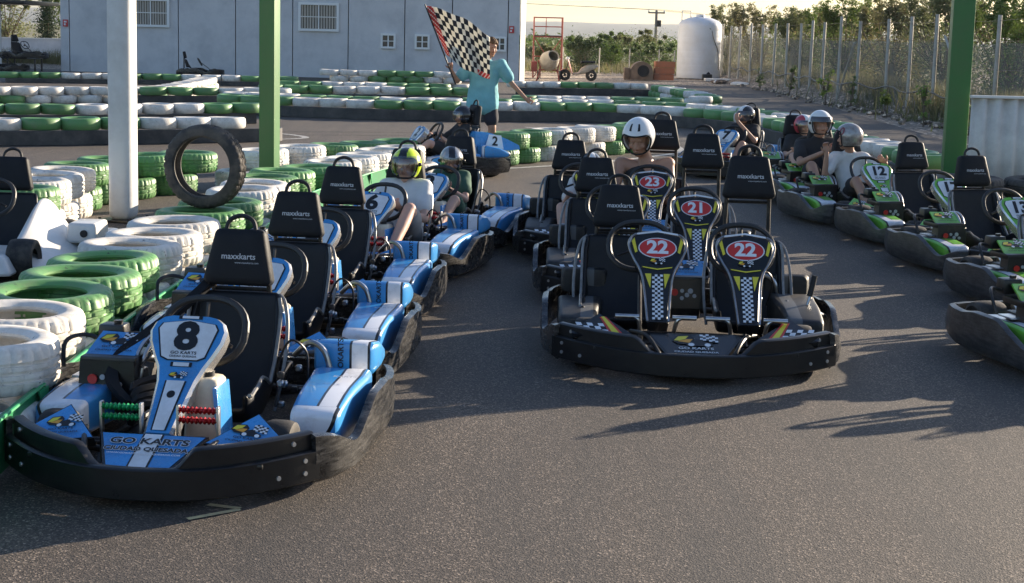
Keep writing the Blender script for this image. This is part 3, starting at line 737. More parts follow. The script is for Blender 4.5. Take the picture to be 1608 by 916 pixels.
# ------------------------------------------------------------------ the setting
def ground_mat(name, c1, c2, scale, speck, rough=.85, b=.4, extra=None, stain=None):
    m = bpy.data.materials.new(name); m.use_nodes = True; nt = m.node_tree; p = nt.nodes['Principled BSDF']
    co = N(nt, 'ShaderNodeTexCoord').outputs['Object']
    big = ramp(nt, noise_(nt, scale, 5, .6, co), [(.3, c1), (.7, c2)])
    v = N(nt, 'ShaderNodeTexVoronoi'); v.inputs['Scale'].default_value = speck; nt.links.new(co, v.inputs['Vector'])
    f = ramp(nt, v.outputs['Color'], [(.1, .30), (.7, 1.0), (.93, 3.4)])
    fine = ramp(nt, noise_(nt, speck*1.1, 3, .7, co), [(.3, .5), (.7, 1.5)])
    mu = N(nt, 'ShaderNodeMix', data_type='RGBA', blend_type='MULTIPLY'); mu.inputs[0].default_value = 1
    nt.links.new(big, mu.inputs[6]); nt.links.new(f, mu.inputs[7])
    m2 = N(nt, 'ShaderNodeMix', data_type='RGBA', blend_type='MULTIPLY'); m2.inputs[0].default_value = .8
    nt.links.new(mu.outputs[2], m2.inputs[6]); nt.links.new(fine, m2.inputs[7])
    out = m2.outputs[2]
    if stain:
        mp = N(nt, 'ShaderNodeMapping'); mp.inputs['Scale'].default_value = (1.0, .12, 1); nt.links.new(co, mp.inputs[0])
        s_ = ramp(nt, noise_(nt, 1.3, 5, .7, mp.outputs[0]), [(.42, 0.0), (.66, .7)])
        out = mixc(nt, s_, out, stain)
        s2 = ramp(nt, noise_(nt, 5.5, 3, .6, co), [(.66, 0.0), (.74, .45)])
        out = mixc(nt, s2, out, tuple(x*.6 for x in stain))
    nt.links.new(out, p.inputs['Base Color']); p.inputs['Roughness'].default_value = rough
    bump(nt, p, math_(nt, 'ADD', v.outputs['Distance'], noise_(nt, speck*.4, 3, .6, co)), b, .006)
    return m
M_asphalt = ground_mat('asphalt', (.082,.064,.050), (.112,.089,.069), .55, 150, .8, .28, stain=(.040,.037,.034))
M_dirt = ground_mat('dry_earth', (.26,.20,.15), (.36,.29,.22), .35, 14, .95, .8)
M_grass = ground_mat('dry_grass_field', (.20,.16,.09), (.12,.14,.06), .06, 3, .95, .8)
g = MB()
nx = 24
g.poly([(-4200,-60,-.03),(4200,-60,-.03),(4200,4000,-.03),(-4200,4000,-.03)], 0)
struct('ground', g, [M_dirt])
struct('field', MB().poly([(-900,96,-.015),(1500,96,-.015),(1500,3600,-.015),(-900,3600,-.015)]), [M_grass])
a = MB().poly([(-45,-20,0),(7.3,-20,0),(7.6,12,0),(7.9,22,0),(8.35,32,0),(8.9,45,0),(9.2,60,0),(-45,60,0)])
struct('track', a, [M_asphalt])
M_line = mat('worn_white_line', (.62,.60,.55), .7, dirt=(.12,.11,.1), dscale=14, damt=.75)
M_yline = mat('worn_yellow_line', (.60,.50,.27), .7, dirt=(.14,.12,.1), dscale=10, damt=.5)
def line_strip(pts, wd, m, name='painted_line'):
    P = catmull([Vector((*p, .004)) for p in pts], 6) if len(pts) > 2 else [Vector((*p, .004)) for p in pts]
    A = []; 
    for i, p in enumerate(P):
        t = (P[min(i+1, len(P)-1)]-P[max(0, i-1)]).normalized(); nn = Vector((t.y, -t.x, 0)); A.append((p+nn*wd/2, p-nn*wd/2))
    mb = MB(); mb.add([q for ab in A for q in ab], [(2*i, 2*i+1, 2*i+3, 2*i+2) for i in range(len(A)-1)], 0, False)
    return struct(name, mb, [m])
line_strip([(-5.0,24.6),(-3.9,25.0),(-3.5,25.6),(-4.1,26.4),(-5.4,26.9)], .12, M_line)
line_strip([(-.1,20.6),(.9,21.6),(1.9,23.0),(2.7,24.8),(2.3,27.5),(.2,30.0)], .12, M_line)
line_strip([(5.2,30),(6.2,27.5),(7.2,24.5)], .12, M_line)
line_strip([(-1.17,5.43),(-1.0,5.56)], .028, M_yline); line_strip([(-1.0,5.57),(-1.13,5.61)], .028, M_yline)
m = bpy.data.materials.new('rubber_mark'); m.use_nodes = True; nt = m.node_tree; b = nt.nodes['Principled BSDF']; b.inputs['Base Color'].default_value = (.018,.016,.015,1); b.inputs['Roughness'].default_value = .7
_tc = N(nt, 'ShaderNodeTexCoord'); nt.links.new(ramp(nt, noise_(nt, 2.2, 6, .75, _tc.outputs['Object']), [(.35, 0.0), (.75, .5)]), b.inputs['Alpha']); M_mark = m
for q, (pts, wd) in enumerate([([(-4.5,17.6),(-2,20.4),(.5,21.0)],.16),([(-7,25.5),(-2,27.5),(3,27.0)],.2),([(-7,24.8),(-2,26.6),(3,26.0)],.18),([(5.9,20),(6.3,28),(6.0,38),(5.2,50)],.2)]):
    o_ = line_strip(pts, wd, M_mark, 'rubber_mark'); o_.location.z = -.002+.0003*q
# far hills
def hills():
    mb = MB(); top = []; n = 160
    for i in range(n+1):
        x = -2500+5600*i/n
        h = 33+7*noise.noise(Vector((x*.0016, 3.1, 0)))+3*noise.noise(Vector((x*.006, 1, 0)))
        top.append((x, h))
    rows = []
    for d, k in ((0, 0), (60, .35), (160, .75), (300, 1.0), (420, .9), (460, 0)):
        rows.append([(x, 3350+d, max(-.02, h*k+(2.5*noise.noise(Vector((x*.01, d*.02, 0))) if 0 < k else 0))) for x, h in top])
    mb.ring_loft(rows, 0, closed=False, cap=False); return mb
M_hill = mat('far_hills', (.085,.09,.07), .95, var=.35, vscale=.01)
struct('hills', hills(), [M_hill])
# air
hz = MB().box((300, 1950, 24), (9400, 4200, 52))
hz.sm = [False]*6
M_haze = bpy.data.materials.new('air'); M_haze.use_nodes = True; nt = M_haze.node_tree; nt.nodes.clear()
po = N(nt, 'ShaderNodeOutputMaterial'); pv = N(nt, 'ShaderNodeVolumePrincipled'); pv.inputs['Color'].default_value = (.86,.92,1,1); pv.inputs['Density'].default_value = .00009; pv.inputs['Anisotropy'].default_value = .3
nt.links.new(pv.outputs[0], po.inputs['Volume'])
HAZE = tag(obj('haze', hz, [M_haze]), kind='stuff')

# ------------------------------------------------------------------ industrial building
M_wall = mat('grey_concrete_panel', (.63,.62,.62), .85, var=.05, vscale=.6, dirt=(.30,.31,.33), dscale=.8, damt=.35, bmp=.2, bscale=12)
M_joint = mat('panel_joint', (.09,.09,.10), .9)
M_frame = mat('white_window_frame', (.80,.80,.78), .5)
M_cornice = mat('pale_paint_and_sunlit_corner', (.72,.70,.66), .6)  # pale paint; on the building corner the colour stands for sunlit wall
def glassm(name, c, rough=.08):
    return mat(name, c, rough, spec=.8)
M_pane = glassm('dark_pane', (.035,.045,.06))
M_blind = mat('vertical_blind', (.45,.42,.38), .7)
B = thing('industrial_building', 'large grey panelled industrial building with small white framed windows behind the track', 'building', (-8.4, 58.0, 0))
Y0 = 0.0
def bld():
    mb = MB(); xs = [-8.75,-8.1]; 
    seams = [-16.85,-12.75,-10.6,-8.45,-6.36,-4.24,-2.46,-.36,.1]
    xs = [-17.2]+seams
    for a_, b_ in zip(xs, xs[1:]):
        mb.box(((a_+b_)/2+8.4, .12, 3.0), (b_-a_-.035, .2, 6.0), 0)
    mb.box(((-17.2+.1)/2+8.4, .42, 3.0), (17.2, .36, 5.98), 1)
    mb.box(((-17.2+.1)/2+8.4, 10.6, 3.0), (17.26, 20, 5.99), 0)
    mb.poly([(8.52,.0,0),(8.70,.30,0),(8.70,20.6,0),(8.67,20.6,0),(8.5,.3,0)][::-1], 2, -6.0, Vector((0,0,1)))  # chamfer shaped to catch the sun, coloured paler than the wall as lit strip
    return mb
obj('wall', bld(), [M_wall, M_joint, M_cornice], B)
obj('roof', MB().box((-.15, 10.3, 6.08), (17.8, 21.2, .16)), [M_cornice], B)
def window(xc, zc, ww, hh, big):
    mb = MB(); t = .09 if big else .075
    for (cx, cz, sx_, sz_) in ((0, hh/2-t/2, ww, t), (0, -hh/2+t/2, ww, t), (-ww/2+t/2, 0, t, hh-2*t), (ww/2-t/2, 0, t, hh-2*t)):
        mb.box((xc+cx, -.03, zc+cz), (sx_, .10, sz_), 0)
    mb.box((xc, -.025, zc), (.045, .05, hh-2*t), 0); mb.box((xc, -.020, zc), (ww-2*t, .04, .03), 0)
    f = obj('window', mb, [M_frame], B)
    obj('pane', MB().box((xc, .01, zc), (ww-2*t, .03, hh-2*t)), [M_pane], f)
    if big:
        b = MB(); n = 13
        for i in range(n): b.box((xc-ww/2+t+(ww-2*t)*(i+.5)/n, -.012, zc), (.05, .012, hh-2*t-.02), 0)
        obj('bars', b, [M_blind], f)
window(-13.78+8.4, 2.26, 1.42, 1.06, True); window(-7.47+8.4, 2.26, 1.52, 1.06, True)
window(-4.85+8.4, 1.43, .56, .56, False); window(-3.57+8.4, 1.43, .56, .56, False); window(-.66+8.4, 1.42, .5, .56, False)
M_sign = mat('red_sign', (.55,.04,.04), .5)
for xx, zz in ((-.22, 1.97), (-16.98, 1.80)):
    mb = MB().box((xx+8.4, -.035, zz), (.19, .02, .26), 0); mb.box((xx+8.4, -.049, zz+.05), (.10, .01, .06), 1); mb.box((xx+8.38, -.049, zz-.05), (.06, .01, .07), 1)
    o = obj('sign', mb, [M_sign, M_white], B)
# columns of the pit roof
M_wcol = mat('white_painted_column', (.66,.66,.65), .45, dirt=(.40,.38,.35), dscale=2.2, damt=.4)
M_gcol = mat('green_painted_column', (.035,.15,.035), .42, dirt=(.08,.12,.05), dscale=3, damt=.3)
def column(label, x, y, sx_, sy_, h, m, rz=0):
    t = thing('column', label, 'column', (x, y, 0), rz)
    mb = MB(); mb.rbox((0, 0, h/2+.01), (sx_, sy_, h), .095 if m is M_wcol else .012, 0, 4); obj('shaft', mb, [m], t)
    mb = MB(); mb.rbox((0, 0, .012), (sx_+.14, sy_+.14, .02), .004)
    for i in (-1, 1):
        for j in (-1, 1): mb.cyl((i*(sx_/2+.04), j*(sy_/2+.04), .02), (i*(sx_/2+.04), j*(sy_/2+.04), .045), .014, None, 6)
    obj('base_plate', mb, [M_dark], t)
    return t
column('white square steel column on the left of the photo between the tyre walls', -3.6, 14.04, .235, .235, 4.2, M_wcol, R(-14))
column('slim green column standing among the tyres near the middle', -2.52, 15.7, .165, .165, 4.2, M_gcol, R(-14))
column('thick green column beside the corrugated panel on the right', 5.03, 17.5, .24, .24, 4.4, M_gcol, R(-8))
# corrugated panel
def corr():
    mb = MB(); n = 90; L = 3.6; top = []; rows = []
    for z in (.05, 1.22): rows.append([(L*i/n, .025*math.copysign(min(1, abs(1.6*math.sin(i*math.pi*2*20/n))), math.sin(i*math.pi*2*20/n)), z) for i in range(n+1)])
    mb.ring_loft(rows, 0, closed=False, cap=False, smooth=False); return evaluated(mb, 'sheet', [M_corr], [('SOLIDIFY', dict(thickness=.004))])
M_corr = mat('corrugated_sheet', (.70,.67,.61), .5, .0, dirt=(.38,.35,.31), dscale=3, damt=.5)
t = thing('corrugated_panel', 'pale grey corrugated metal panel beside the thick green column', 'panel', (5.12, 17.25, 0), R(4))
obj('sheet', corr(), None, t)
mb = MB(); mb.rbox((1.8, .0, 1.235), (3.62, .09, .03), .006); mb.rbox((1.8,.05,.6), (3.6,.04,.05), .006)
for i in range(4): mb.rbox((.06+i*1.16, .05, .6), (.05, .05, 1.2), .006)
obj('frame', mb, [M_cornice], t)

# ------------------------------------------------------------------ tyres
M_wt = mat('white_tyre_paint', (.74,.71,.65), .65, chips=(.16,.145,.125), dirt=(.33,.28,.22), dscale=9, damt=.42, rand=.10, bmp=.25, bscale=45)
M_gt = mat('green_tyre_paint', (.105,.27,.085), .5, chips=(.045,.06,.04), dirt=(.20,.22,.13), dscale=9, damt=.42, rand=.16, bmp=.25, bscale=45)
M_bt = mat('bare_tyre_rubber', (.028,.026,.025), .68, dirt=(.16,.13,.10), dscale=6, damt=.55, bmp=.3)
M_belt = mat('rubber_belt', (.030,.030,.032), .55, dirt=(.14,.125,.11), dscale=2.5, damt=.5)
def tyre_mesh(m, near=True, RR=.31, W=.218, name='tyre', hole=.60):
    n = 144 if near else 28; h = W/2; ri = RR*hole
    if near:
        pr = [(ri+.012,-h*.55),(ri,-h*.68),(ri,-h*.80),(ri+.02,-h*.94),(RR*.74,-h),(RR*.88,-h*.99),(RR*.955,-h*.88),(RR*.985,-h*.70)]
        for g0 in (-.36,-.02,.32):
            pr += [(RR*.998,h*(g0-.085)),(RR*.962,h*(g0-.060)),(RR*.962,h*(g0+.060)),(RR*.998,h*(g0+.085))]
        pr += [(RR*.985,h*.70),(RR*.955,h*.88),(RR*.88,h*.99),(RR*.74,h),(ri+.02,h*.94),(ri,h*.80),(ri,h*.68),(ri+.012,h*.55),(RR*.93,h*.45),(RR*.93,-h*.45)]
        L = len(pr)
        def rm(j, k):
            if j in (6, 7, L-10, L-9) and k % 4 == 0: return -.010
            if 8 <= j <= L-11 and k % 8 == (0 if j < 14 else 4): return -.007
            return 0
        mb = MB().lathe(pr, (0,0,h), (0,0,1), n, 0, closed=True, rmod=rm)
    else:
        pr = [(ri,-h*.75),(RR*.74,-h),(RR*.9,-h*.97),(RR*.985,-h*.7),(RR,0),(RR*.985,h*.7),(RR*.9,h*.97),(RR*.74,h),(ri,h*.75),(RR*.92,h*.4),(RR*.92,-h*.4)]
        mb = MB().lathe(pr, (0,0,h), (0,0,1), n, 0, closed=True)
    return mb.mesh(name, [m])
TY = {('w', 1): tyre_mesh(M_wt), ('g', 1): tyre_mesh(M_gt), ('w', 0): tyre_mesh(M_wt, False), ('g', 0): tyre_mesh(M_gt, False), ('b', 1): tyre_mesh(M_bt), ('b', 0): tyre_mesh(M_bt, False)}
CN = {'w': 'white painted', 'g': 'green painted', 'b': 'bare black'}
def put_tyre(x, y, z, c, near, label, group=None, sc_=1.0, rot=None):
    o = bpy.data.objects.new('tyre', TY[(c, near)]); col.objects.link(o); o.location = (x, y, z)
    o.rotation_euler = rot or (R(rnd.uniform(-1.5, 1.5)), R(rnd.uniform(-1.5, 1.5)), rnd.uniform(0, 6.28)); s_ = sc_*rnd.uniform(.96, 1.03)
    o.scale = (s_, s_, (1.0 if near else .84)*rnd.uniform(.96, 1.03)); return tag(o, label, 'tyre', group)
def walk(path, sp, off=0.0):
    P = [Vector((*p, 0)) for p in path]; P = catmull(P, 6) if len(P) > 2 else P
    L = [0]
    for a_, b_ in zip(P, P[1:]): L.append(L[-1]+(b_-a_).length)
    s_ = off; j = 0; out = []
    while s_ <= L[-1]:
        while j < len(L)-2 and L[j+1] < s_: j += 1
        t_ = (s_-L[j])/max(1e-9, L[j+1]-L[j]); p = P[j].lerp(P[j+1], t_); out.append((p.x, p.y)); s_ += sp
    return out
TIER = ['bottom', 'second', 'third']
def tyre_wall(path, pattern, where, tiers=1, z0=0.0, near=0, sp=.6, r=.31, zig=0.0):
    for k in range(tiers):
        for i, (x, y) in enumerate(walk(path, sp, sp/2*(k % 2))):
            c = pattern[(i+(1 if (k % 2 and i % 3 == 2) else 0)) % len(pattern)]
            tr = ('top' if k == tiers-1 else TIER[k]) + ' row of ' if tiers > 1 else ''
            put_tyre(x+rnd.uniform(-.015,.015)+zig*(1 if i % 2 else -1), y+rnd.uniform(-.015,.015), z0+k*(.218 if near else .186), c, near, '%s tyre, %s%s' % (CN[c].split()[0], tr, where), '%s tyres, %s%s' % (CN[c].split()[0], tr, where), r/.31)
def belt(path, z1, where):
    P = catmull([Vector((*p, 0)) for p in path], 8); P = [(p.x, p.y) for p in P]
    mb = band_mb(P[::-1] if P[-1][0] > P[0][0] and False else P, lambda t: z1, lambda t: .0, th=.05)
    return tag(obj('rubber_belt', mb, [M_belt]), 'dark rubber belt at the foot of %s' % where, 'rubber belt', 'rubber belts')
# near wall beside the blue karts: every tyre of its top row named by where it stands
topl = [(-2.30,6.55,'w','white tyre cut by the left edge of the photo beside kart 8'),(-2.37,7.20,'w','white tyre second from the front in the near tyre wall'),(-2.41,7.82,'g','green tyre just behind the two front white tyres'),
 (-2.40,8.40,'g','middle one of the three near green tyres'),(-2.43,9.00,'g','last of the three near green tyres, before the white ones'),(-2.42,9.58,'w','first white tyre behind the three near green tyres'),
 (-2.40,10.15,'w','middle white tyre of three in front of the standing black tyre'),(-2.40,10.75,'w','white tyre next before the one the black tyre stands on'),(-2.36,11.45,'g','green tyre carrying the standing black tyre'),
 (-2.33,12.10,'g','green tyre right behind the standing black tyre')]
for x, y, c, lb in topl: put_tyre(x, y, .22, c, 1, lb, 'top tyres of the near tyre wall', 1.08)
for (x, y) in walk([(-2.30,6.25),(-2.42,8.2),(-2.42,10.2),(-2.34,12.4)], .62):
    c = 'g' if 7.5 < y < 9.3 or y > 11.2 else 'w'; put_tyre(x, y, 0, c, 1, '%s tyre in the bottom row under the near tyre wall' % CN[c], 'bottom %s tyres of the near wall' % CN[c], 1.06)
tyre_wall([(-2.31,12.72),(-2.33,13.8),(-2.28,14.8),(-2.0,15.6),(-1.75,16.8),(-1.55,17.9),(-1.2,18.8)], 'wwwgggwww', 'wall curving back beyond the standing tyre', 2, 0, 1, .61, .32)
TY[('s', 1)] = tyre_mesh(M_bt, True, .315, .15, hole=.70); put_tyre(-2.34, 11.70, .438+.305, 's', 1, 'bare black tyre standing upright on top of a green tyre', None, 1.0, (R(90), 0, R(-13)))
# second wall, left and middle
tyre_wall([(-4.12,12.4),(-4.18,13.3),(-4.28,14.3),(-4.33,15.3),(-3.95,16.2),(-3.5,16.9)], 'gwwwggg', 'wall behind the white kart and the white column', 2, 0, 1, .61, .32)
tyre_wall([(-3.05,17.2),(-2.65,17.8),(-2.2,18.5),(-1.7,19.3),(-1.2,19.8)], 'wwgggww', 'wall leading from the slim green column to the flag marshal', 2, 0, 1, .62, .32)
tyre_wall([(-.25,21.2),(.2,21.95),(.55,22.5),(1.0,23.1),(1.45,23.8),(1.95,24.6)], 'ggwwwg', 'curved wall to the right of the flag marshal', 2, 0, 1, .6, .32)
# belted walls
tyre_wall([(-9.2,21.9),(-7.5,22.6),(-5.8,23.5),(-4.15,24.6)], 'wwwwgggwwwg', 'belted wall crossing behind the white column', 1, .21, 0, .58)
belt([(-9.4,21.55),(-7.5,22.25),(-5.8,23.15),(-4.2,24.2),(-3.75,24.6),(-4.0,25.1)], .22, 'the wall behind the white column')
tyre_wall([(-9.8,26.6),(-8.4,26.9),(-6.8,27.9),(-5.0,29.2)], 'wgggwww', 'row just behind the belted left wall', 1, .2, 0, .6)
belt([(-9.8,26.3),(-8.4,26.6),(-6.8,27.6),(-4.9,29.0)], .2, 'the second row on the left')
MID = [(-6.0,32.4),(-4.9,32.0),(-2.2,31.6),(1.2,32.6),(2.6,32.4),(4.2,30.6),(4.7,29.0),(4.95,26.9),(5.2,24.2),(5.35,21.7),(5.4,19.3)]
tyre_wall(MID, 'gggwww', 'long belted wall crossing behind the marshal', 1, .21, 0, .585)
belt([(x-.0, y-.36) if i < 5 else (x-.34, y-.1) for i, (x, y) in enumerate(MID)], .22, 'the long wall behind the marshal')
tyre_wall([(-6.2,34.0),(-2.2,33.4),(1.2,34.6),(3.6,34.2),(5.1,31.8),(5.75,27.5)], 'wwwggg', 'second line behind the long belted wall', 1, .2, 0, .6)
tyre_wall([(-6.0,37.6),(-1.0,38.6)], 'gggwwwgggw', 'third line behind the long belted wall', 1, .25, 0, .6)
belt([(-6.0,37.3),(-3.5,37.8),(-1.0,38.3)], .24, 'the third line')
tyre_wall([(-6.6,42.6),(-1.6,43.3)], 'gggwwwgggwww', 'fourth line behind the marshal', 2, .0, 0, .6)
tyre_wall([(-5.9,48.6),(-1.6,49.4)], 'wwwgggww', 'high stack below the building windows', 3, .0, 0, .6)
tyre_wall([(-12.2,33.4),(-10.4,34.8),(-8.6,36.4),(-8.6,40.5),(-8.9,44.5)], 'wwgwww', 'sunlit wall at far left in front of the building', 2, 0, 0, .6)
tyre_wall([(-8.4,35.6),(-7.2,36.1),(-5.6,36.9)], 'gggwwwg', 'short belted row near the slim green column', 1, .2, 0, .6)
belt([(-8.7,35.3),(-7.2,35.75),(-5.5,36.6)], .2, 'the short row near the slim green column')
tyre_wall([(-15.2,46.0),(-11.3,47.4),(-6.9,48.2)], 'gggwww', 'far belted row at the foot of the building', 1, .13, 0, .6)
belt([(-15.2,45.7),(-11.3,47.1),(-6.9,47.9)], .13, 'the far left row')
tyre_wall([(-13.8,31.0),(-12.0,32.6)], 'gw', 'short row at the far left edge', 2, .15, 0, .6)
FR = [(.0,47.0),(2.2,47.6),(4.2,48.0)]
tyre_wall(FR, 'wwwggg', 'far belted row in front of the scooter', 1, .2, 0, .56)
belt([(x, y-.33) for x, y in FR], .2, 'the far row in front of the scooter')
tyre_wall([(4.4,47.4),(4.7,44.4),(4.95,41.6),(5.0,39.4),(4.4,38.6)], 'gggwww', 'stack turning the corner right of the far row', 2, .0, 0, .6)
tyre_wall([(.2,36.2),(2.2,36.6),(4.1,36.9)], 'gwwwggg', 'inner line between the marshal and the water tank', 1, .2, 0, .6)
belt([(.2,35.9),(2.2,36.3),(4.1,36.6)], .2, 'the inner line before the water tank')
# right hand side
put_tyre(4.75, 16.0, .0, 'g', 1, 'green painted tyre under the black one at the corrugated panel', None, 1.15)
put_tyre(4.75, 16.0, .22, 'b', 1, 'bare black tyre lying on a green one at the corrugated panel', None, 1.2)
put_tyre(5.55, 16.1, .22, 'b', 1, 'bare black tyre cut by the right edge at the corrugated panel', None, 1.2)
put_tyre(5.55, 16.1, .0, 'g', 1, 'green painted tyre at the right edge under a black one', None, 1.15)
# green boards
M_board = mat('green_painted_board', (.02,.23,.085), .4, dirt=(.05,.16,.07), dscale=3, damt=.4)
def board(label, path, z1, lean=0):
    t = thing('green_board', label, 'board', (path[0][0], path[0][1], 0), 0, 'green boards along the tyre walls')
    P = resample([(x-path[0][0], y-path[0][1]) for x, y in path], 24)
    obj('board', band_mb(P, lambda t: z1, lambda t: .02, th=.02, lean=lean), [M_board], t)
    mb = MB(); 
    for i in range(1, 24, 3):
        x, y = P[i]; mb.poly([(x+.022,y-.07,z1-.005),(x+.022,y+.07,z1-.005),(x+.022,y+.01,z1-.11)], 0, .008, Vector((1,0,0)))
    mb.tube([(x+.012, y, z1+.004) for x, y in P], .008, 6, 0, curve=False)
    obj('board_edge', mb, [M_trimg], t); return t
M_trimg = mat('light_green_edge', (.04,.36,.13), .4)
board('low green board between the near tyre wall and kart 8', [(-1.98,5.2),(-2.02,6.6),(-2.04,8.5),(-2.0,10.4),(-1.95,12.2)], .25)
board('low green board behind the yellow helmeted driver', [(-1.93,12.4),(-1.88,14.0),(-1.7,15.2),(-1.45,16.6),(-1.2,17.8)], .30)
board('green board at the far left under white tyres', [(-13.4,30.4),(-12.4,31.2),(-11.6,32.0)], .30)

# ------------------------------------------------------------------ background equipment
M_tank = mat('white_plastic_tank', (.74,.76,.79), .4, dirt=(.6,.58,.54), dscale=1.2, damt=.4)
t = thing('water_tank', 'tall white cylindrical plastic water tank beside the wire fence', 'tank', (8.38, 71.0, 0))
mb = MB(); pr = [(.02,.0),(.98,0),(1.0,.05)]
for i in range(7): pr += [(1.0,.30+i*.31),(.998,.32+i*.31),(1.0,.34+i*.31)]
pr += [(1.0,2.38),(.97,2.50),(.85,2.62),(.55,2.74),(.22,2.80),(.01,2.81)]
mb.lathe(pr, (0,0,0), (0,0,1), 48); obj('shell', mb, [M_tank], t)
obj('lid', MB().cyl((0,0,2.78),(0,0,2.90), .22, .20, 24), [M_tank], t)
obj('pipe', MB().tube([(-.85,-.1,2.55),(-.85,-.1,3.05),(-.45,-.1,3.05),(-.45,-.1,2.72)], .03, 8, 0, curve=False), [M_cornice], t)
obj('hose', MB().tube([(.05,-.2,2.82),(.35,-.80,2.45),(.55,-.86,1.8),(.80,-.62,1.2),(.86,-.56,.4)], .018, 6), [M_dark], t)
# scaffold
M_rust = mat('red_scaffold_paint', (.30,.05,.04), .6, dirt=(.25,.12,.08), dscale=8, damt=.5)
t = thing('scaffold_tower', 'red tubular scaffold tower with guard rail beside the building corner', 'scaffold', (1.3, 65.5, 0))
mb = MB(); 
for x in (-.6,.6):
    for y in (-.5,.5): mb.cyl((x,y,0),(x,y,2.55), .028, None, 8)
for z in (.9, 1.72, 2.15, 2.53):
    for y in (-.5,.5): mb.cyl((-.6,y,z),(.6,y,z), .02, None, 6)
    for x in (-.6,.6): mb.cyl((x,-.5,z),(x,.5,z), .02, None, 6)
mb.cyl((-.6,-.5,0),(.6,-.5,1.72), .02, None, 6); mb.cyl((.6,.5,0),(-.6,.5,1.72), .02, None, 6); mb.cyl((-.1,-.5,1.7),(-.1,-.5,2.5),.016,None,6)
obj('frame', mb, [M_rust], t); obj('platform', MB().rbox((0,0,1.76), (1.25,1.0,.06), .01), [M_dark], t)
# cement mixer
M_mix = mat('dusty_cream_drum', (.50,.45,.36), .7, dirt=(.25,.2,.15), dscale=4, damt=.6)
t = thing('cement_mixer', 'dusty cement mixer with round drum in front of the red scaffold', 'cement mixer', (1.15, 61.5, 0))
mb = MB(); ax = Vector((.35,-.75,.45)).normalized()
mb.lathe([(.02,-.40),(.20,-.40),(.36,-.18),(.40,.02),(.34,.22),(.22,.42),(.24,.45),(.20,.42),(.30,.20),(.34,.0)], (.15,0,.78), ax, 28); obj('drum', mb, [M_mix], t)
mb = MB(); mb.tube([(-.35,-.3,0),(-.2,0,.45),(-.28,0,.8)], .03, 8); mb.tube([(.55,-.3,0),(.5,0,.45),(.58,0,.8)], .03, 8); mb.cyl((-.25,0,.42),(.5,0,.42), .03); mb.cyl((-.2,0,.45),(-.2,.5,.1), .025)
mb.tube([(-.28,0,.75),(.15,.35,.78),(.58,0,.75)], .035, 8); obj('frame', mb, [M_rust], t)
obj('motor_box', MB().rbox((-.45,0,.55), (.24,.32,.42), .03), [M_rust], t)
for x in (-.28, .6): obj('wheel', MB().lathe([(.02,-.03),(.17,-.04),(.2,-.02),(.2,.02),(.17,.04),(.02,.03)], (x,.35,.2), (1,0,0), 20), [M_rubber], t)
# scooter
t = thing('motor_scooter', 'red and white motor scooter leaning beside the cement mixer', 'scooter', (2.5, 62.0, 0), R(4))
for x, nm in ((-.55, 1), (.52, 1)):
    wo = obj('wheel', MB().lathe([(.10,-.04),(.17,-.05),(.215,-.035),(.23,0),(.215,.035),(.17,.05),(.10,.04)], (x,0,.23), (0,1,0), 28), [M_rubber], t)
    mb = MB().cyl((x,-.04,.23),(x,.04,.23), .05)
    for q in range(5): mb.cyl((x,0,.23),(x+.12*math.cos(q*1.257),0,.23+.12*math.sin(q*1.257)), .012)
    obj('rim', mb, [M_dark], wo)
mb = MB()
for x0, x1, z0, z1, w0, w1 in ((.70,.62,.58,.72,.05,.10),):
    pass
mb.ring_loft([[(x+dx*.0, w_*math.cos(k*.7854), z+h_*math.sin(k*.7854)) for k in range(8) for dx in (0,)] for x, z, w_, h_ in ((.78,.60,.03,.03),(.6,.58,.11,.12),(.35,.50,.13,.17),(.12,.40,.13,.14),(-.02,.30,.12,.05),(-.25,.27,.12,.035))], 0)
obj('body', mb, [M_mix], t)
mb = MB(); mb.ring_loft([[(x-.02, -w_, z),(x+.01, -w_*.5, z),(x+.02,0,z),(x+.01, w_*.5, z),(x-.02, w_, z),(x-.03, 0, z)] for x, z, w_ in ((-.24,.28,.12),(-.30,.45,.17),(-.36,.62,.19),(-.41,.80,.14),(-.44,.90,.06))], 0, closed=True)
obj('leg_shield', mb, [M_red], t)
obj('seat', MB().rbox((.38,0,.76), (.60,.22,.09), .035, 0, 3), [M_fabric], t)
mb = MB(); mb.tube([(-.58,0,.23),(-.46,0,.60),(-.38,0,.92)], .022, 8); mb.tube([(-.34,-.30,.95),(-.38,0,.96),(-.34,.30,.95)], .018, 8); obj('handlebar', mb, [M_dark], t)
obj('headlight', MB().ell((-.46,0,.88), (.08,.09,.08), 14, 8), [M_frame], t)
mb = MB(); mb.ring_loft([[(-.55+.255*math.cos(a), y_, .23+.255*math.sin(a)) for y_ in (-.06,0,.06)] for a in [R(20+14*i) for i in range(11)]], 0, closed=False, cap=False); obj('fender', evaluated(mb, 'fender', [M_red], [('SOLIDIFY', dict(thickness=.01))]), None, t)
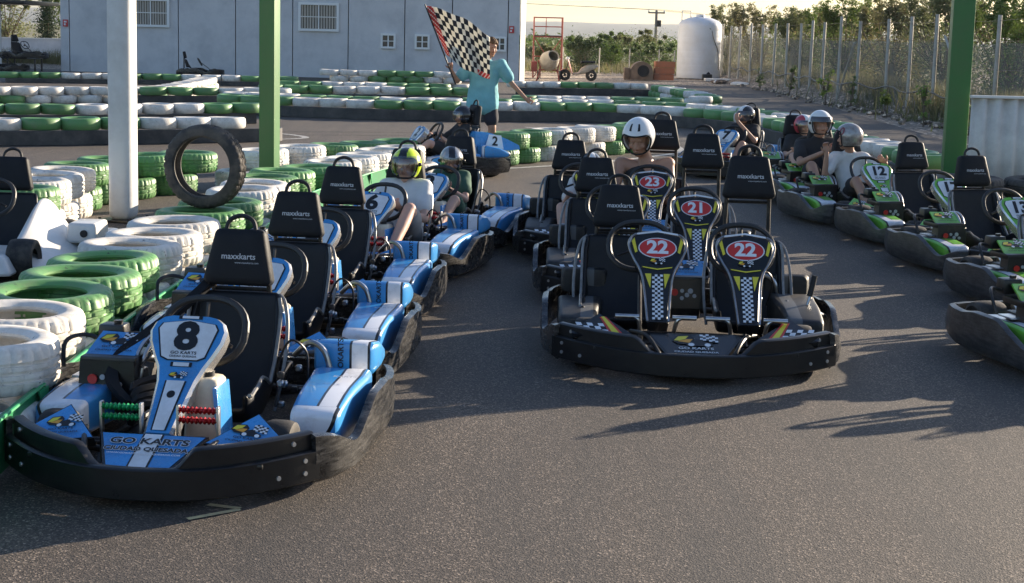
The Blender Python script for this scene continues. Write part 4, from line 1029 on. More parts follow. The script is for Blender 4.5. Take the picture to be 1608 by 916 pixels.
# round oven / doghouse
M_brick = mat('brown_fired_clay', (.20,.14,.10), .9, var=.3, vscale=5, bmp=.5, bscale=15)
t = thing('brick_oven', 'round brown brick oven with a dark round mouth near the tank', 'oven', (5.35, 66, 0))
mb = MB(); ns = 22; prf = [(-.48,0)]+[(-.48*math.cos(math.pi*i/ns), .32+.46*math.sin(math.pi*i/ns)) for i in range(ns+1)]+[(.48,0)]
mb.ring_loft([[(x, y, z) for x, z in prf] for y in (-.35, .55)], 0, closed=True); obj('shell', mb, [M_brick], t)
obj('mouth', MB().lathe([(.0,.0),(.19,.0),(.20,-.03),(.25,-.035),(.255,.02)], (.06,-.36,.38), (0,1,0), 24), [M_black], t)
obj('side_block', MB().rbox((-.62,0,.25), (.24,.5,.5), .02), [M_brick], t)
M_terra = mat('terracotta', (.50,.17,.08), .7, dirt=(.35,.15,.09), dscale=6, damt=.4)
for i in range(3):
    t = thing('planter_crate', ['lower orange crate in the stack beside the brick oven','middle orange crate in the stack beside the brick oven','topmost orange crate in the stack beside the brick oven'][i], 'crate', (6.32+.02*i, 66.2, .27*i), R(2*i), 'orange crates by the oven')
    mb = MB()
    for s_ in (-1, 1): mb.rbox((0, s_*.27, .13), (.84+.0*i, .03, .25), .006); mb.rbox((s_*.41, 0, .13), (.03, .51, .25), .006)
    mb.rbox((0, s_*0, .02), (.8,.5,.02), .004); obj('body', mb, [M_terra], t)
    obj('rim', MB().rbox((0,-.292,.235), (.90,.03,.035), .006), [M_terra], t)
# utility pole and wires
M_pole = mat('grey_timber_pole', (.28,.24,.20), .9)
t = thing('utility_pole', 'wooden utility pole with crossarm behind the hedges near the tank', 'pole', (10.75, 120, 0))
obj('shaft', MB().cyl((0,0,0),(0,0,3.9), .14, .10, 12), [M_pole], t); obj('crossarm', MB().rbox((0,0,3.72), (1.3,.10,.12), .01), [M_pole], t)
for x in (-.6, 0, .6): obj('insulator', MB().lathe([(.01,0),(.05,0),(.07,.05),(.03,.1),(.05,.16),(.0,.18)], (x,0,3.78), (0,0,1), 10), [M_frame], t)
mb = MB().rbox((.22,-.15,2.9), (.3,.25,.5), .03); obj('transformer', mb, [M_dark], t)
mb = MB()
for x in (-.6, .6): mb.tube([(10.75+x,120,3.95),(-4,121,4.35),(-25,122,5.4),(-60,124,6.0)], .012, 5); mb.tube([(10.75+x,120,3.95),(22,123,3.4),(40,126,3.8)], .012, 5)
tag(obj('power_line', mb, [M_dark]), 'thin power lines running from the utility pole across the sky', 'power line')
# rubble and pallets at the tank foot
mb = MB(); mb.rbox((0,0,.06), (1.9,.8,.12), .01, 0); tag(obj('concrete_slab', mb, [M_cornice], None, Matrix.Translation((9.1,66.5,0))), 'low pale concrete slab lying before the water tank', 'slab')
mb = MB().rbox((0,0,.14), (.42,.3,.28), .04); mb.cyl((0,0,.26),(.1,0,.34), .06)
tag(obj('pump', mb, [M_dark], None, Matrix.Translation((8.35,67.4,0))), 'small dark pump housing at the foot of the water tank', 'pump')
for i in range(9):
    mb = MB(); mb.ell((0,0,.04), (.2+.2*rnd.random(), .14, .06+.05*rnd.random()), 7, 5)
    tag(obj('rubble', mb, [M_cornice if i % 2 else M_brick], None, Matrix.Translation((9.0+rnd.uniform(-.8,1.8), 63.5+rnd.uniform(-2,1.5), 0)) @ Matrix.Rotation(rnd.random()*3, 4, 'Z')), 'small lump of rubble on the dirt before the water tank', 'rubble', 'rubble before the water tank')

# ------------------------------------------------------------------ wire fence on the right
M_post = mat('galvanised_post', (.46,.44,.40), .6, .2, dirt=(.30,.27,.22), dscale=5, damt=.5)
m = bpy.data.materials.new('shade_netting'); m.use_nodes = True; nt = m.node_tree; b = nt.nodes['Principled BSDF']
b.inputs['Base Color'].default_value = (.26,.25,.21,1); b.inputs['Roughness'].default_value = .9
tc = N(nt, 'ShaderNodeTexCoord'); f_ = ramp(nt, noise_(nt, .7, 4, .6, tc.outputs['Object']), [(.3, .34), (.7, .60)]); nt.links.new(f_, b.inputs['Alpha']); M_net = m
FP = [(9.75,24.5),(9.9,26.8),(10.15,30.0),(10.3,33.1),(10.3,35.6),(10.28,37.9),(10.15,39.8),(10.1,42.0),(9.85,44.5),(9.75,46.6),(9.72,49.0),(9.7,50.9),(9.7,52.8),(9.6,54.8),(9.5,57.0),(9.45,59.5),(9.4,62.0),(9.35,65.0),(9.4,68.0),(9.6,72.0),(9.9,77),(10.2,83)]
t = thing('wire_fence', 'tall post and wire fence with dark netting along the right side', 'fence', (10.0, 40.0, 0))
for i, (x, y) in enumerate(FP):
    h = 2.5+rnd.uniform(-.12,.12); lx = rnd.uniform(-.03,.05)
    obj('post', MB().cyl((x-10,y-40,-.05),(x-10+lx,y-40+rnd.uniform(-.05,.05),h), .050, .046, 8), [M_post], t)
obj('brace', MB().cyl((.20,-6.2,0),(-.12,-4.3,2.0), .03, None, 8), [M_post], t)
obj('brace', MB().cyl((-.45,5.8,0),(-.28,4.5,1.8), .03, None, 8), [M_post], t)
P = resample([(x-10+.05, y-40) for x, y in FP], 70)
mb = MB(); rows = [[(x, y, z+.02*math.sin(i*.9)) for i, (x, y) in enumerate(P)] for z in (.12, .6, 1.2, 1.86)]
mb.ring_loft(rows, 0, closed=False, cap=False); o = obj('netting', mb, [M_net], t)
mb = MB()
for z in (.15, .7, 1.3, 1.9, 2.35): mb.tube([(x-.06, y, z+.015*math.sin(i)) for i, (x, y) in enumerate(P)], .005, 4, 0, curve=False)
obj('wire', mb, [M_dark], t)
mb = MB(); mb.tube([(x-.25, y-.0, .62+.06*math.sin(i*1.7)) for i, (x, y) in enumerate(P) if i < 50], .022, 5); obj('irrigation_hose', mb, [M_dark], t)

# ------------------------------------------------------------------ vegetation
def leafm(name, c, c2, tr=.25):
    m = bpy.data.materials.new(name); m.use_nodes = True; nt = m.node_tree; b = nt.nodes['Principled BSDF']
    g_ = N(nt, 'ShaderNodeNewGeometry'); cc = mixc(nt, g_.outputs['Random Per Island'], c, c2)
    nt.links.new(cc, b.inputs['Base Color']); b.inputs['Roughness'].default_value = .6
    tl = N(nt, 'ShaderNodeBsdfTranslucent'); nt.links.new(cc, tl.inputs[0]); mx = N(nt, 'ShaderNodeMixShader'); mx.inputs[0].default_value = tr
    nt.links.new(b.outputs[0], mx.inputs[1]); nt.links.new(tl.outputs[0], mx.inputs[2]); nt.links.new(mx.outputs[0], nt.nodes['Material Output'].inputs[0]); return m
M_bark = mat('bark', (.13,.10,.075), .95, bmp=.4)
LV = {'olive': leafm('olive_leaves', (.12,.15,.055), (.21,.21,.09), .4), 'dry': leafm('dry_leaves', (.22,.18,.09), (.13,.15,.06), .4), 'green': leafm('green_leaves', (.08,.13,.03), (.15,.21,.05), .4), 'dark': leafm('dark_leaves', (.022,.045,.016), (.05,.08,.025), .12), 'bright': leafm('bright_leaves', (.16,.26,.04), (.26,.34,.07), .35)}
def leaves(centers, n, size, spread, rr):
    mb = MB(); vs = []; fs = []
    for i in range(n):
        c = centers[rr.randrange(len(centers))]; k = c[3]*spread
        p = Vector((c[0]+rr.gauss(0, k), c[1]+rr.gauss(0, k), c[2]+rr.gauss(0, k*.8)))
        if p.z < .03: p.z = .03+rr.random()*.1
        a = Vector((rr.uniform(-1,1), rr.uniform(-1,1), rr.uniform(-.8,.8))).normalized(); b_ = a.orthogonal().normalized(); s_ = size*rr.uniform(.5,1.3)
        j = len(vs); vs += [p-a*s_, p-b_*s_*.42, p+a*s_, p+b_*s_*.42]; fs.append((j, j+1, j+2, j+3))
    mb.add(vs, fs, 0, False); return mb
def tree(name, label, cat, x, y, h, w_, kind, seed, n=2200, leaf=.06, stems=5, wisp=0.0, group=None, low=.15):
    rr = random.Random(seed); t = thing(name, label, cat, (x, y, -.02), rr.uniform(0, 6), group)
    tr = MB(); cs = []
    for s_ in range(stems):
        a = rr.uniform(0, 6.28); r1 = w_*.5*rr.uniform(.2, .9); top = h*rr.uniform(.7, 1.0)
        p0 = Vector((rr.uniform(-.06,.06), rr.uniform(-.06,.06), 0)); p1 = Vector((math.cos(a)*r1*.35, math.sin(a)*r1*.35, top*.4)); p2 = Vector((math.cos(a)*r1, math.sin(a)*r1, top*.85))
        tr.tube([p0, p1, p2], lambda q: .045*(h/3)*(1-.75*q), 5)
        for q in range(5):
            f_ = rr.uniform(low, 1.0); c = p0.lerp(p1, f_*2) if f_ < .5 else p1.lerp(p2, f_*2-1)
            c = c+Vector((rr.gauss(0, w_*.12), rr.gauss(0, w_*.12), rr.gauss(0, h*.05))); cs.append((c.x, c.y, c.z, w_*rr.uniform(.06,.15)))
            tr.tube([p1, c], .010, 4, 0, curve=False)
        if wisp > 0:
            for q in range(3):
                d = Vector((rr.gauss(0,.25), rr.gauss(0,.25), 1)).normalized()*wisp*rr.uniform(.4,1.0); e = p2+d; tr.tube([p2, p2+d*.5+Vector((rr.gauss(0,.05),0,0)), e], lambda q_: .012*(1-.8*q_), 4)
                for u in (.4,.7,1.0): cc = p2.lerp(e, u); cs.append((cc.x, cc.y, cc.z, .07))
    obj('trunk', tr, [M_bark], t); obj('crown', leaves(cs, n, leaf, 1.0, rr), [LV[kind]], t); return t
# orchard trees behind the fence
where = ['directly behind the water tank','just right of the water tank','third along behind the fence from the tank','with bare wisps in the middle of the fence run','behind the densest netting','tallest of those left of the thick green column','just left of the thick green column','right of the thick green column','at the right edge of the photo']
zt = [(10.6,78,3.2,2.6,'olive'),(10.9,69,3.1,2.6,'dry'),(11.3,61,3.0,2.8,'olive'),(11.5,54,3.2,2.8,'green'),(11.7,48,3.2,2.9,'dry'),(11.8,42.5,3.4,2.8,'olive'),(12.0,37,3.1,2.8,'green'),(12.3,31,3.3,3.0,'dry'),(12.6,25.5,3.2,3.0,'olive')]
for i, (x, y, h, w_, kd) in enumerate(zt):
    tree('orchard_tree', 'straggly %s orchard tree %s' % ({'olive':'olive green','dry':'brownish','green':'green'}[kd], where[i]), 'tree', x, y, h*.98, w_, kd, 50+i, 11000, .048, 12, 1.0, 'orchard trees behind the fence', .25)
k2 = 0
for i, (x, y) in enumerate([(13.8,74),(14.2,64),(14.6,56),(14.8,47),(15.2,39),(15.6,32),(12.6,58),(12.9,46),(12.2,66)]):
    tree('orchard_tree', 'orchard tree in the second line behind the fence', 'tree', x, y, 3.1+.3*math.sin(i*2), 3.2, ['dry','olive','green'][i % 3], 80+i, 8000, .06, 11, .6, 'second line of orchard trees behind the fence', .2)
# scrub under the fence: dry grass and weeds
def tufts(name, pts, n, h, spread, m, seed):
    rr = random.Random(seed); mb = MB(); vs = []; fs = []
    for i in range(n):
        c = pts[rr.randrange(len(pts))]; x = c[0]+rr.gauss(0, spread); y = c[1]+rr.gauss(0, spread*1.6); hh_ = h*rr.uniform(.3,1.2); a = rr.uniform(0, 6.28); dx, dy = math.cos(a)*.02, math.sin(a)*.02
        j = len(vs); vs += [Vector((x-dx,y-dy,-.03)), Vector((x+dx,y+dy,-.03)), Vector((x+rr.gauss(0,.3)*hh_, y+rr.gauss(0,.3)*hh_, hh_))]; fs.append((j,j+1,j+2))
    mb.add(vs, fs, 0, False); return tag(obj(name, mb, [m]), kind='stuff')
tufts('dry_grass', [(10.9+.3*math.sin(i), 22+i*.9) for i in range(60)], 26000, .8, .42, LV['dry'], 3)
tufts('weeds', [(9.9+.2*math.sin(i*2), 24+i*1.1) for i in range(45)], 2500, .14, .28, LV['olive'], 4)
tufts('scrub', [(-2+.9*i+3*math.sin(i), 84+6*math.sin(i*2.3)) for i in range(26)], 9000, .5, 1.2, LV['dry'], 5)
def clods():
    rr = random.Random(9); mb = MB()
    for i in range(420):
        x = rr.gauss(9.6, .35); y = rr.uniform(22, 66); s_ = rr.uniform(.03,.12); mb.ell((x+ (y-40)*-.012, y, s_*.2), (s_, s_, s_*.6), 6, 4)
    return mb
tag(obj('stones', clods(), [M_dirt]), kind='stuff')
# earth bank under the fence
mb = MB(); rows = []
for d, z in ((-.5,-.02),(-.2,.10),(.2,.28),(.8,.36),(1.8,.30),(3.4,-.02)):
    rows.append([(x+10+d+.12*noise.noise(Vector((i*.7,d,0))), y+40, z+.10*noise.noise(Vector((i*.5,d*2,3))) if z > 0 else z) for i, (x, y) in enumerate(P)])
mb.ring_loft(rows, 0, closed=False, cap=False); struct('earth_bank', mb, [M_dirt])
# young citrus saplings in front of the fence
for i, (px_, y, h, b_) in enumerate([(9.15,30.5,1.0,1),(9.1,34.2,1.5,1),(9.2,38.2,1.1,0),(9.15,42.0,1.2,0),(9.0,44.6,1.3,1),(8.95,50.2,1.3,0),(8.95,56.5,1.1,0)]):
    tree('sapling', ['leafy bright sapling seen right of the thick green column','tall bright sapling left of the thick green column','thin sapling with sparse leaves left of the bright one','low sapling near the braced fence post','bright leaved sapling in the middle of the fence run','dark narrow sapling in front of the far fence posts','farthest sapling near the water tank'][i], 'sapling', px_, y, h, .40, 'bright' if b_ else 'green', 200+i, 260, .045, 2, 0, 'young saplings in front of the fence', .35)
# shrubs in the middle distance
sh = [(1.6,80,1.3,1.6,'olive'),(3.3,76,2.0,1.9,'dark'),(5.2,86,1.5,2.4,'green'),(7.0,84,1.6,2.6,'green'),(8.6,90,1.8,2.6,'green'),(9.6,80,1.3,2.0,'dark'),(4.2,96,2.0,3.0,'green'),(7.4,98,2.1,3.2,'olive'),(11,96,2.3,3.2,'green'),(1.2,92,1.4,2.4,'olive'),(10.6,88,2.2,2.6,'dark'),(6.4,104,2.3,3.0,'green'),(9.4,106,2.6,3.0,'olive')]
for i, (x, y, h, w_, kd) in enumerate(sh):
    tree('shrub', ['low olive shrub behind the red scaffold','round dark shrub right of the red scaffold','green bush behind the scooter','green bush above the brick oven','green bush left of the utility pole','small dark bush left of the water tank','broad green bush beyond the scooter','olive bush beyond the brick oven','tall bush beside the utility pole','far olive shrub left of the scaffold','dark bush against the left side of the tank','far green bush under the wires','farthest olive bush behind the pole'][i], 'shrub', x, y, h, w_, kd, 300+i, 6500, .06, 10, .15, 'shrubs beyond the track', .05)
def farveg():
    rr = random.Random(4); cs = []
    for i in range(420):
        x = rr.uniform(-6, 46); y = rr.uniform(115, 230); cs.append((x, y, rr.uniform(.2, 1.2), .45))
    return leaves(cs, 26000, .22, 1.0, rr)
tag(obj('far_orchard', farveg(), [LV['green']]), kind='stuff')
# wooden stakes in the field
for i, (x, y) in enumerate([(2.2,74),(4.0,75),(5.4,74),(6.9,75),(7.2,70.5)]):
    tag(obj('stake', MB().cyl((0,0,0),(0.02,0,1.25), .035, .03, 7), [M_post], None, Matrix.Translation((x,y,0))), 'grey wooden stake standing in the dirt before the bushes', 'stake', 'stakes before the bushes')
# far left: cypresses, trees, low wall, shelter
def cypress(x, y, h, lb, seed):
    rr = random.Random(seed); t = thing('cypress_tree', lb, 'tree', (x, y, 0), 0, 'cypress trees at far left')
    obj('trunk', MB().cyl((0,0,0),(0,0,h*.9), .1, .02, 8), [M_bark], t)
    cs = [(rr.gauss(0,.16)*(1-k/40), rr.gauss(0,.16)*(1-k/40), .3+h*.95*k/40, .26*(1-.8*abs(k/40-.25))) for k in range(40)]
    obj('crown', leaves(cs, 5200, .075, 1.0, rr), [LV['dark']], t)
cypress(-25.2,88,4.6,'tall dark cypress between the two far left posts',1); cypress(-27.4,90,4.2,'tall dark cypress left of the far green post',2); cypress(-24.0,92,4.4,'dark cypress nearest the building edge',3)
for i, (x, y, kd) in enumerate([(-30.5,92,'olive'),(-28.4,98,'green'),(-26.2,102,'olive'),(-33,96,'green')]):
    tree('leafy_tree', ['olive coloured tree at the left edge of the photo','green tree behind the cypresses','olive tree closing the gap at the building','green tree beyond the left edge'][i], 'tree', x, y, 4.2, 3.6, kd, 400+i, 4200, .10, 8, .3, 'trees at far left', .1)
t = thing('boundary_wall', 'low pale boundary wall at far left behind the parked karts', 'wall', (-27, 84, 0))
obj('wall', MB().box((0,0,.35), (13,.2,1.1)), [M_wall], t); obj('coping', MB().box((0,-.01,.93), (13,.28,.06)), [M_cornice], t)
t = thing('shelter', 'dark flat roofed shelter on slim posts at far left', 'shelter', (-22.2, 66, 0))
obj('roof', MB().rbox((-2.6,1,2.62), (8.4,5,.16), .02), [M_dark], t)
for x, mm in ((-.95, M_gcol), (.45, M_cornice), (-4.4, M_gcol)): obj('post', MB().rbox((x,-1.2,1.27), (.10,.10,2.54), .01), [mm], t)
tufts('dry_tufts', [(-24+.8*i, 70) for i in range(9)], 2600, .6, .6, LV['dry'], 6)
# ------------------------------------------------------------------ people
SK = {'fair': mat('fair_skin', (.56,.33,.24), .5, var=.06, vscale=9), 'tan': mat('tanned_skin', (.42,.225,.145), .5, var=.06, vscale=9), 'mid': mat('skin', (.50,.285,.20), .5, var=.06, vscale=9)}
for m_ in SK.values(): m_.node_tree.nodes['Principled BSDF'].inputs['Subsurface Weight'].default_value = .08
M_eye = mat('eye_white', (.75,.72,.70), .3); M_iris = mat('iris', (.03,.02,.015), .3); M_lip = mat('lips', (.42,.16,.13), .5); M_hair = mat('brown_curls', (.12,.065,.03), .8, var=.4, vscale=30, bmp=.6, bscale=40)
def cloth(name, c): return mat(name, c, .85, var=.10, vscale=7, bmp=.4, bscale=14)
def hand(mb, wrist, d, side, curl=.5, s=1.0):
    """palm with four fingers and a thumb; d = pointing direction, side = thumb direction"""
    d = Vector(d).normalized(); side = Vector(side); side = (side-d*side.dot(d)).normalized(); nrm = d.cross(side).normalized()
    w_ = Vector(wrist); pc = w_+d*.045*s
    M = Matrix((side, d, nrm)).transposed()
    mb.ell(pc, (.040*s, .050*s, .017*s), 12, 8, 0, M)
    mb.cap(w_-d*.01, pc, .024*s, .022*s)
    for i, L in enumerate((.070, .078, .072, .056)):
        b = w_+d*.082*s+side*(.028-.0185*i)*s; a1 = curl*.9; a2 = curl*1.9
        m1 = b+(d*math.cos(a1)+nrm*math.sin(a1))*L*.5*s; m2 = m1+(d*math.cos(a2)+nrm*math.sin(a2))*L*.5*s
        mb.cap(b, m1, .0095*s, .0088*s, 8); mb.cap(m1, m2, .0088*s, .0075*s, 8)
    tb = w_+d*.025*s+side*.028*s; t1 = tb+(d*.5+side*.8+nrm*.25).normalized()*.035*s; t2 = t1+(d*.8+side*.25+nrm*.5).normalized()*.032*s
    mb.cap(tb, t1, .013*s, .011*s, 8); mb.cap(t1, t2, .011*s, .009*s, 8)
def head_frame(head, look, tilt=0):
    f_ = Vector(look).normalized(); up = Vector((math.sin(R(tilt)), 0, 1)); x = f_.cross(up).normalized(); up = x.cross(f_)
    # local: -y front, z up, x to the side
    return Matrix(((-x.x*-1, -f_.x, up.x, head[0]), (x.y, -f_.y, up.y, head[1]), (x.z, -f_.z, up.z, head[2]), (0,0,0,1)))
def person(label, loc, rz, J, look, skin='mid', s=1.0, top=None, sleeves='short', bottom=None, bottom_len='short', shoes=True, helmet=None, hair=None, curl=(.9,.9), thumbs=((-1,0,.3),(1,0,.3)), tilt=0, extra=None, female=False):
    """J: joints by name, metres in the person's own frame, facing -y"""
    J = {k: Vector(v) for k, v in J.items()}; g = J.get; mb = MB()
    pel, che, nk, hd = J['pelvis'], J['chest'], J['neck'], J['head']
    sw = .165*s if not female else .15*s
    mid = pel.lerp(che, .5)
    across = (J['shl']-J['shr']).normalized()
    for a, b, r0, r1 in ((pel-across*.07*s, mid-across*.05*s, .115*s, .105*s), (pel+across*.07*s, mid+across*.05*s, .115*s, .105*s), (mid-across*.05*s, che-across*.08*s, .105*s, .10*s), (mid+across*.05*s, che+across*.08*s, .105*s, .10*s)): mb.cap(a, b, r0, r1)
    mb.cap(che, nk, .09*s, .055*s); mb.cap(nk, hd, .052*s, .05*s)
    for q in ('l', 'r'):
        mb.cap(che.lerp(J['sh'+q], .5)+Vector((0,0,.02*s)), J['sh'+q], .065*s, .055*s)
        mb.cap(J['sh'+q], J['el'+q], .050*s, .038*s); mb.cap(J['el'+q], J['wr'+q], .038*s, .025*s)
        mb.cap(J['hip'+q], J['kn'+q], .085*s, .058*s); mb.cap(J['kn'+q], J['kn'+q].lerp(J['an'+q], .35), .056*s, .055*s); mb.cap(J['kn'+q].lerp(J['an'+q], .35), J['an'+q], .055*s, .036*s)
        fd = J.get('toe'+q, J['an'+q]+Vector((0,-.17,-.04))*s); mb.cap(J['an'+q]+Vector((0,.02,-.03))*s, fd, .036*s, .026*s)
        hdir = J.get('hd'+q, (J['wr'+q]-J['el'+q]))
        hand(mb, J['wr'+q], hdir, thumbs[0 if q == 'r' else 1], curl[0 if q == 'r' else 1], s)
    H = head_frame(hd, look, tilt); H3 = H.to_3x3(); k = s*.98
    def hp(x, y, z): return H @ Vector((x*k, y*k, z*k))
    mb.ell(hp(0,.015,.03), (.078*k,.098*k,.098*k), 20, 14, 0, H3); mb.ell(hp(0,-.015,-.03), (.062*k,.076*k,.088*k), 18, 12, 0, H3)
    mb.cap(hp(0,-.055,-.095), hp(0,-.050,-.085), .030*k, .034*k)
    mb.cap(hp(0,-.088,.012), hp(0,-.108,-.028), .010*k, .015*k, 10); mb.cap(hp(-.013,-.092,-.033), hp(.013,-.092,-.033), .011*k, .011*k, 8)
    mb.cap(hp(-.042,-.078,.034), hp(.042,-.078,.034), .012*k, .012*k, 8)
    for q in (-1, 1): mb.ell(hp(q*.042,-.060,-.022), (.026*k,.026*k,.026*k), 12, 8, 0, H3); mb.cap(hp(q*.078,.01,-.03), hp(q*.084,.018,.015), .010*k, .013*k, 8)
    me = evaluated(mb, 'person', [SK[skin]], [('REMESH', dict(mode='VOXEL', voxel_size=.0085)), ('SMOOTH', dict(factor=.5, iterations=4))])
    bm = bmesh.new(); bm.from_mesh(me); b2 = MB()
    for q in (-1, 1):
        b2.ell(hp(q*.030,-.0775,.012), (.0135*k,.010*k,.0095*k), 12, 8, 1, H3); b2.ell(hp(q*.030,-.0865,.011), (.0062*k,.003*k,.0062*k), 10, 6, 2, H3)
        b2.cap(hp(q*.014,-.0955+.002,.033+.0), hp(q*.046,-.086,.034), .0045*k, .003*k, 8, 2)
    b2.ell(hp(0,-.0905,-.062), (.024*k,.008*k,.0085*k), 14, 8, 3, H3)
    tmp = b2.mesh('x', [SK[skin], M_eye, M_iris, M_lip]); bm.from_mesh(tmp); bm.to_mesh(me); bm.free()
    me.materials.clear()
    for m_ in (SK[skin], M_eye, M_iris, M_lip): me.materials.append(m_)
    root = bpy.data.objects.new('person', me); col.objects.link(root); root.location = loc; root.rotation_euler = (0,0,rz); tag(root, label, 'person')
    if top:
        c = MB(); e = (.016 if sleeves != 'long' and J['pelvis'].z < .6 else .034)*s
        if J['pelvis'].z > .6: c.cap(pel-across*.07*s+Vector((0,0,-.10)), mid-across*.055*s, .13*s+e, .11*s+e); c.cap(pel+across*.07*s+Vector((0,0,-.10)), mid+across*.055*s, .13*s+e, .11*s+e)
        for a, b, r0, r1 in ((pel-across*.07*s, mid-across*.055*s, .118*s+e, .108*s+e), (pel+across*.07*s, mid+across*.055*s, .118*s+e, .108*s+e), (mid-across*.055*s, che-across*.085*s, .108*s+e, .10*s+e), (mid+across*.055*s, che+across*.085*s, .108*s+e, .10*s+e)): c.cap(a, b, r0, r1)
        if sleeves != 'tank':
            c.cap(che, che.lerp(nk, .75), .09*s+e, .062*s+e*.6)
            for q in ('l','r'):
                c.cap(che.lerp(J['sh'+q], .4)+Vector((0,0,.02*s)), J['sh'+q], .072*s+e, .060*s+e); c.cap(J['sh'+q], J['sh'+q].lerp(J['el'+q], .62 if sleeves == 'short' else .3), .056*s+e, .058*s+e)
        else:
            for q in ('l','r'): c.cap(che.lerp(J['sh'+q], .55)+Vector((0,-.05,.0)), che.lerp(J['sh'+q], .5)+Vector((0,.0,.085)), .022, .018)
        me2 = evaluated(c, 'shirt', [top], [('REMESH', dict(mode='VOXEL', voxel_size=.014)), ('SMOOTH', dict(factor=.6, iterations=5))])
        rr = random.Random(len(label))
        for v in me2.vertices:
            w__ = noise.noise(v.co*9)*.009+noise.noise(v.co*22)*.004; v.co += v.normal*w__
        o = bpy.data.objects.new('shirt' if sleeves != 'tank' else 'tank_top', me2); col.objects.link(o); o.parent = root
    if bottom:
        c = MB(); e = .018*s; f_ = {'short': .72, 'long': 1.0}[bottom_len]
        c.cap(pel-across*.07*s, pel-across*.07*s+(mid-pel)*.3, .125*s+e*.4, .12*s+e*.4); c.cap(pel+across*.07*s, pel+across*.07*s+(mid-pel)*.3, .125*s+e*.4, .12*s+e*.4)
        for q in ('l','r'):
            c.cap(J['hip'+q], J['hip'+q].lerp(J['kn'+q], f_), .092*s+e, .072*s+e*1.6)
            if bottom_len == 'long': c.cap(J['kn'+q], J['an'+q], .066*s+e, .05*s+e*.6)
        me2 = evaluated(c, 'shorts', [bottom], [('REMESH', dict(mode='VOXEL', voxel_size=.014)), ('SMOOTH', dict(factor=.6, iterations=4))])
        for v in me2.vertices: v.co += v.normal*(noise.noise(v.co*10)*.010)
        o = bpy.data.objects.new('shorts' if bottom_len == 'short' else 'trousers', me2); col.objects.link(o); o.parent = root
    if shoes:
        for q in ('l','r'):
            c = MB(); fd = J.get('toe'+q, J['an'+q]+Vector((0,-.17,-.04))*s); c.cap(J['an'+q]+Vector((0,.025,-.035))*s, fd, .047*s, .036*s); c.cap(J['an'+q]+Vector((0,.02,-.01)), J['an'+q]+Vector((0,.02,.0)), .045*s, .042*s)
            obj('shoe', evaluated(c, 'shoe', [M_shoe], [('REMESH', dict(mode='VOXEL', voxel_size=.009)), ('SMOOTH', dict(factor=.5, iterations=3))]), None, root)
    if hair:
        c = MB(); rr = random.Random(5)
        for i in range(260):
            a = rr.uniform(0, 6.28); z = rr.uniform(-.25, 1); r_ = math.sqrt(max(0, 1-z*z)); x, y = math.cos(a)*r_, math.sin(a)*r_
            if y < -.55 and z < .45: continue
            if y < 0 and z < 0: continue
            c.ell(hp(x*.088, .015+y*.108, .04+z*.105), (.019,.019,.019), 7, 5)
        obj('hair', c, [hair], root)
    if helmet: make_helmet(root, H, k, **helmet)
    return root
M_shoe = mat('dark_trainers', (.05,.05,.055), .7)
M_lining = mat('helmet_lining', (.015,.015,.016), .9)
m = bpy.data.materials.new('clear_visor'); m.use_nodes = True; nt = m.node_tree; nt.nodes.clear(); o_ = N(nt, 'ShaderNodeOutputMaterial'); tb_ = N(nt, 'ShaderNodeBsdfTransparent'); tb_.inputs[0].default_value = (.72,.70,.68,1); gl = N(nt, 'ShaderNodeBsdfGlossy'); gl.inputs['Roughness'].default_value = .12; mx = N(nt, 'ShaderNodeMixShader'); mx.inputs[0].default_value = .16
nt.links.new(tb_.outputs[0], mx.inputs[1]); nt.links.new(gl.outputs[0], mx.inputs[2]); nt.links.new(mx.outputs[0], o_.inputs[0]); M_visor = m
M_dvisor = mat('smoked_visor', (.05,.05,.055), .12, spec=.9)
def shell_pt(a, e, g_=1.0):
    # a azimuth from the front (-y), e elevation
    rx, ry, rz_ = .132, .158, .150
    x = math.sin(a)*math.cos(e); y = -math.cos(a)*math.cos(e); z = math.sin(e)
    return Vector((x*rx*g_*(1-.10*max(0, -z)), (y*ry*g_*(1+.05*max(0, -z)) + .012), z*rz_*g_+.03))
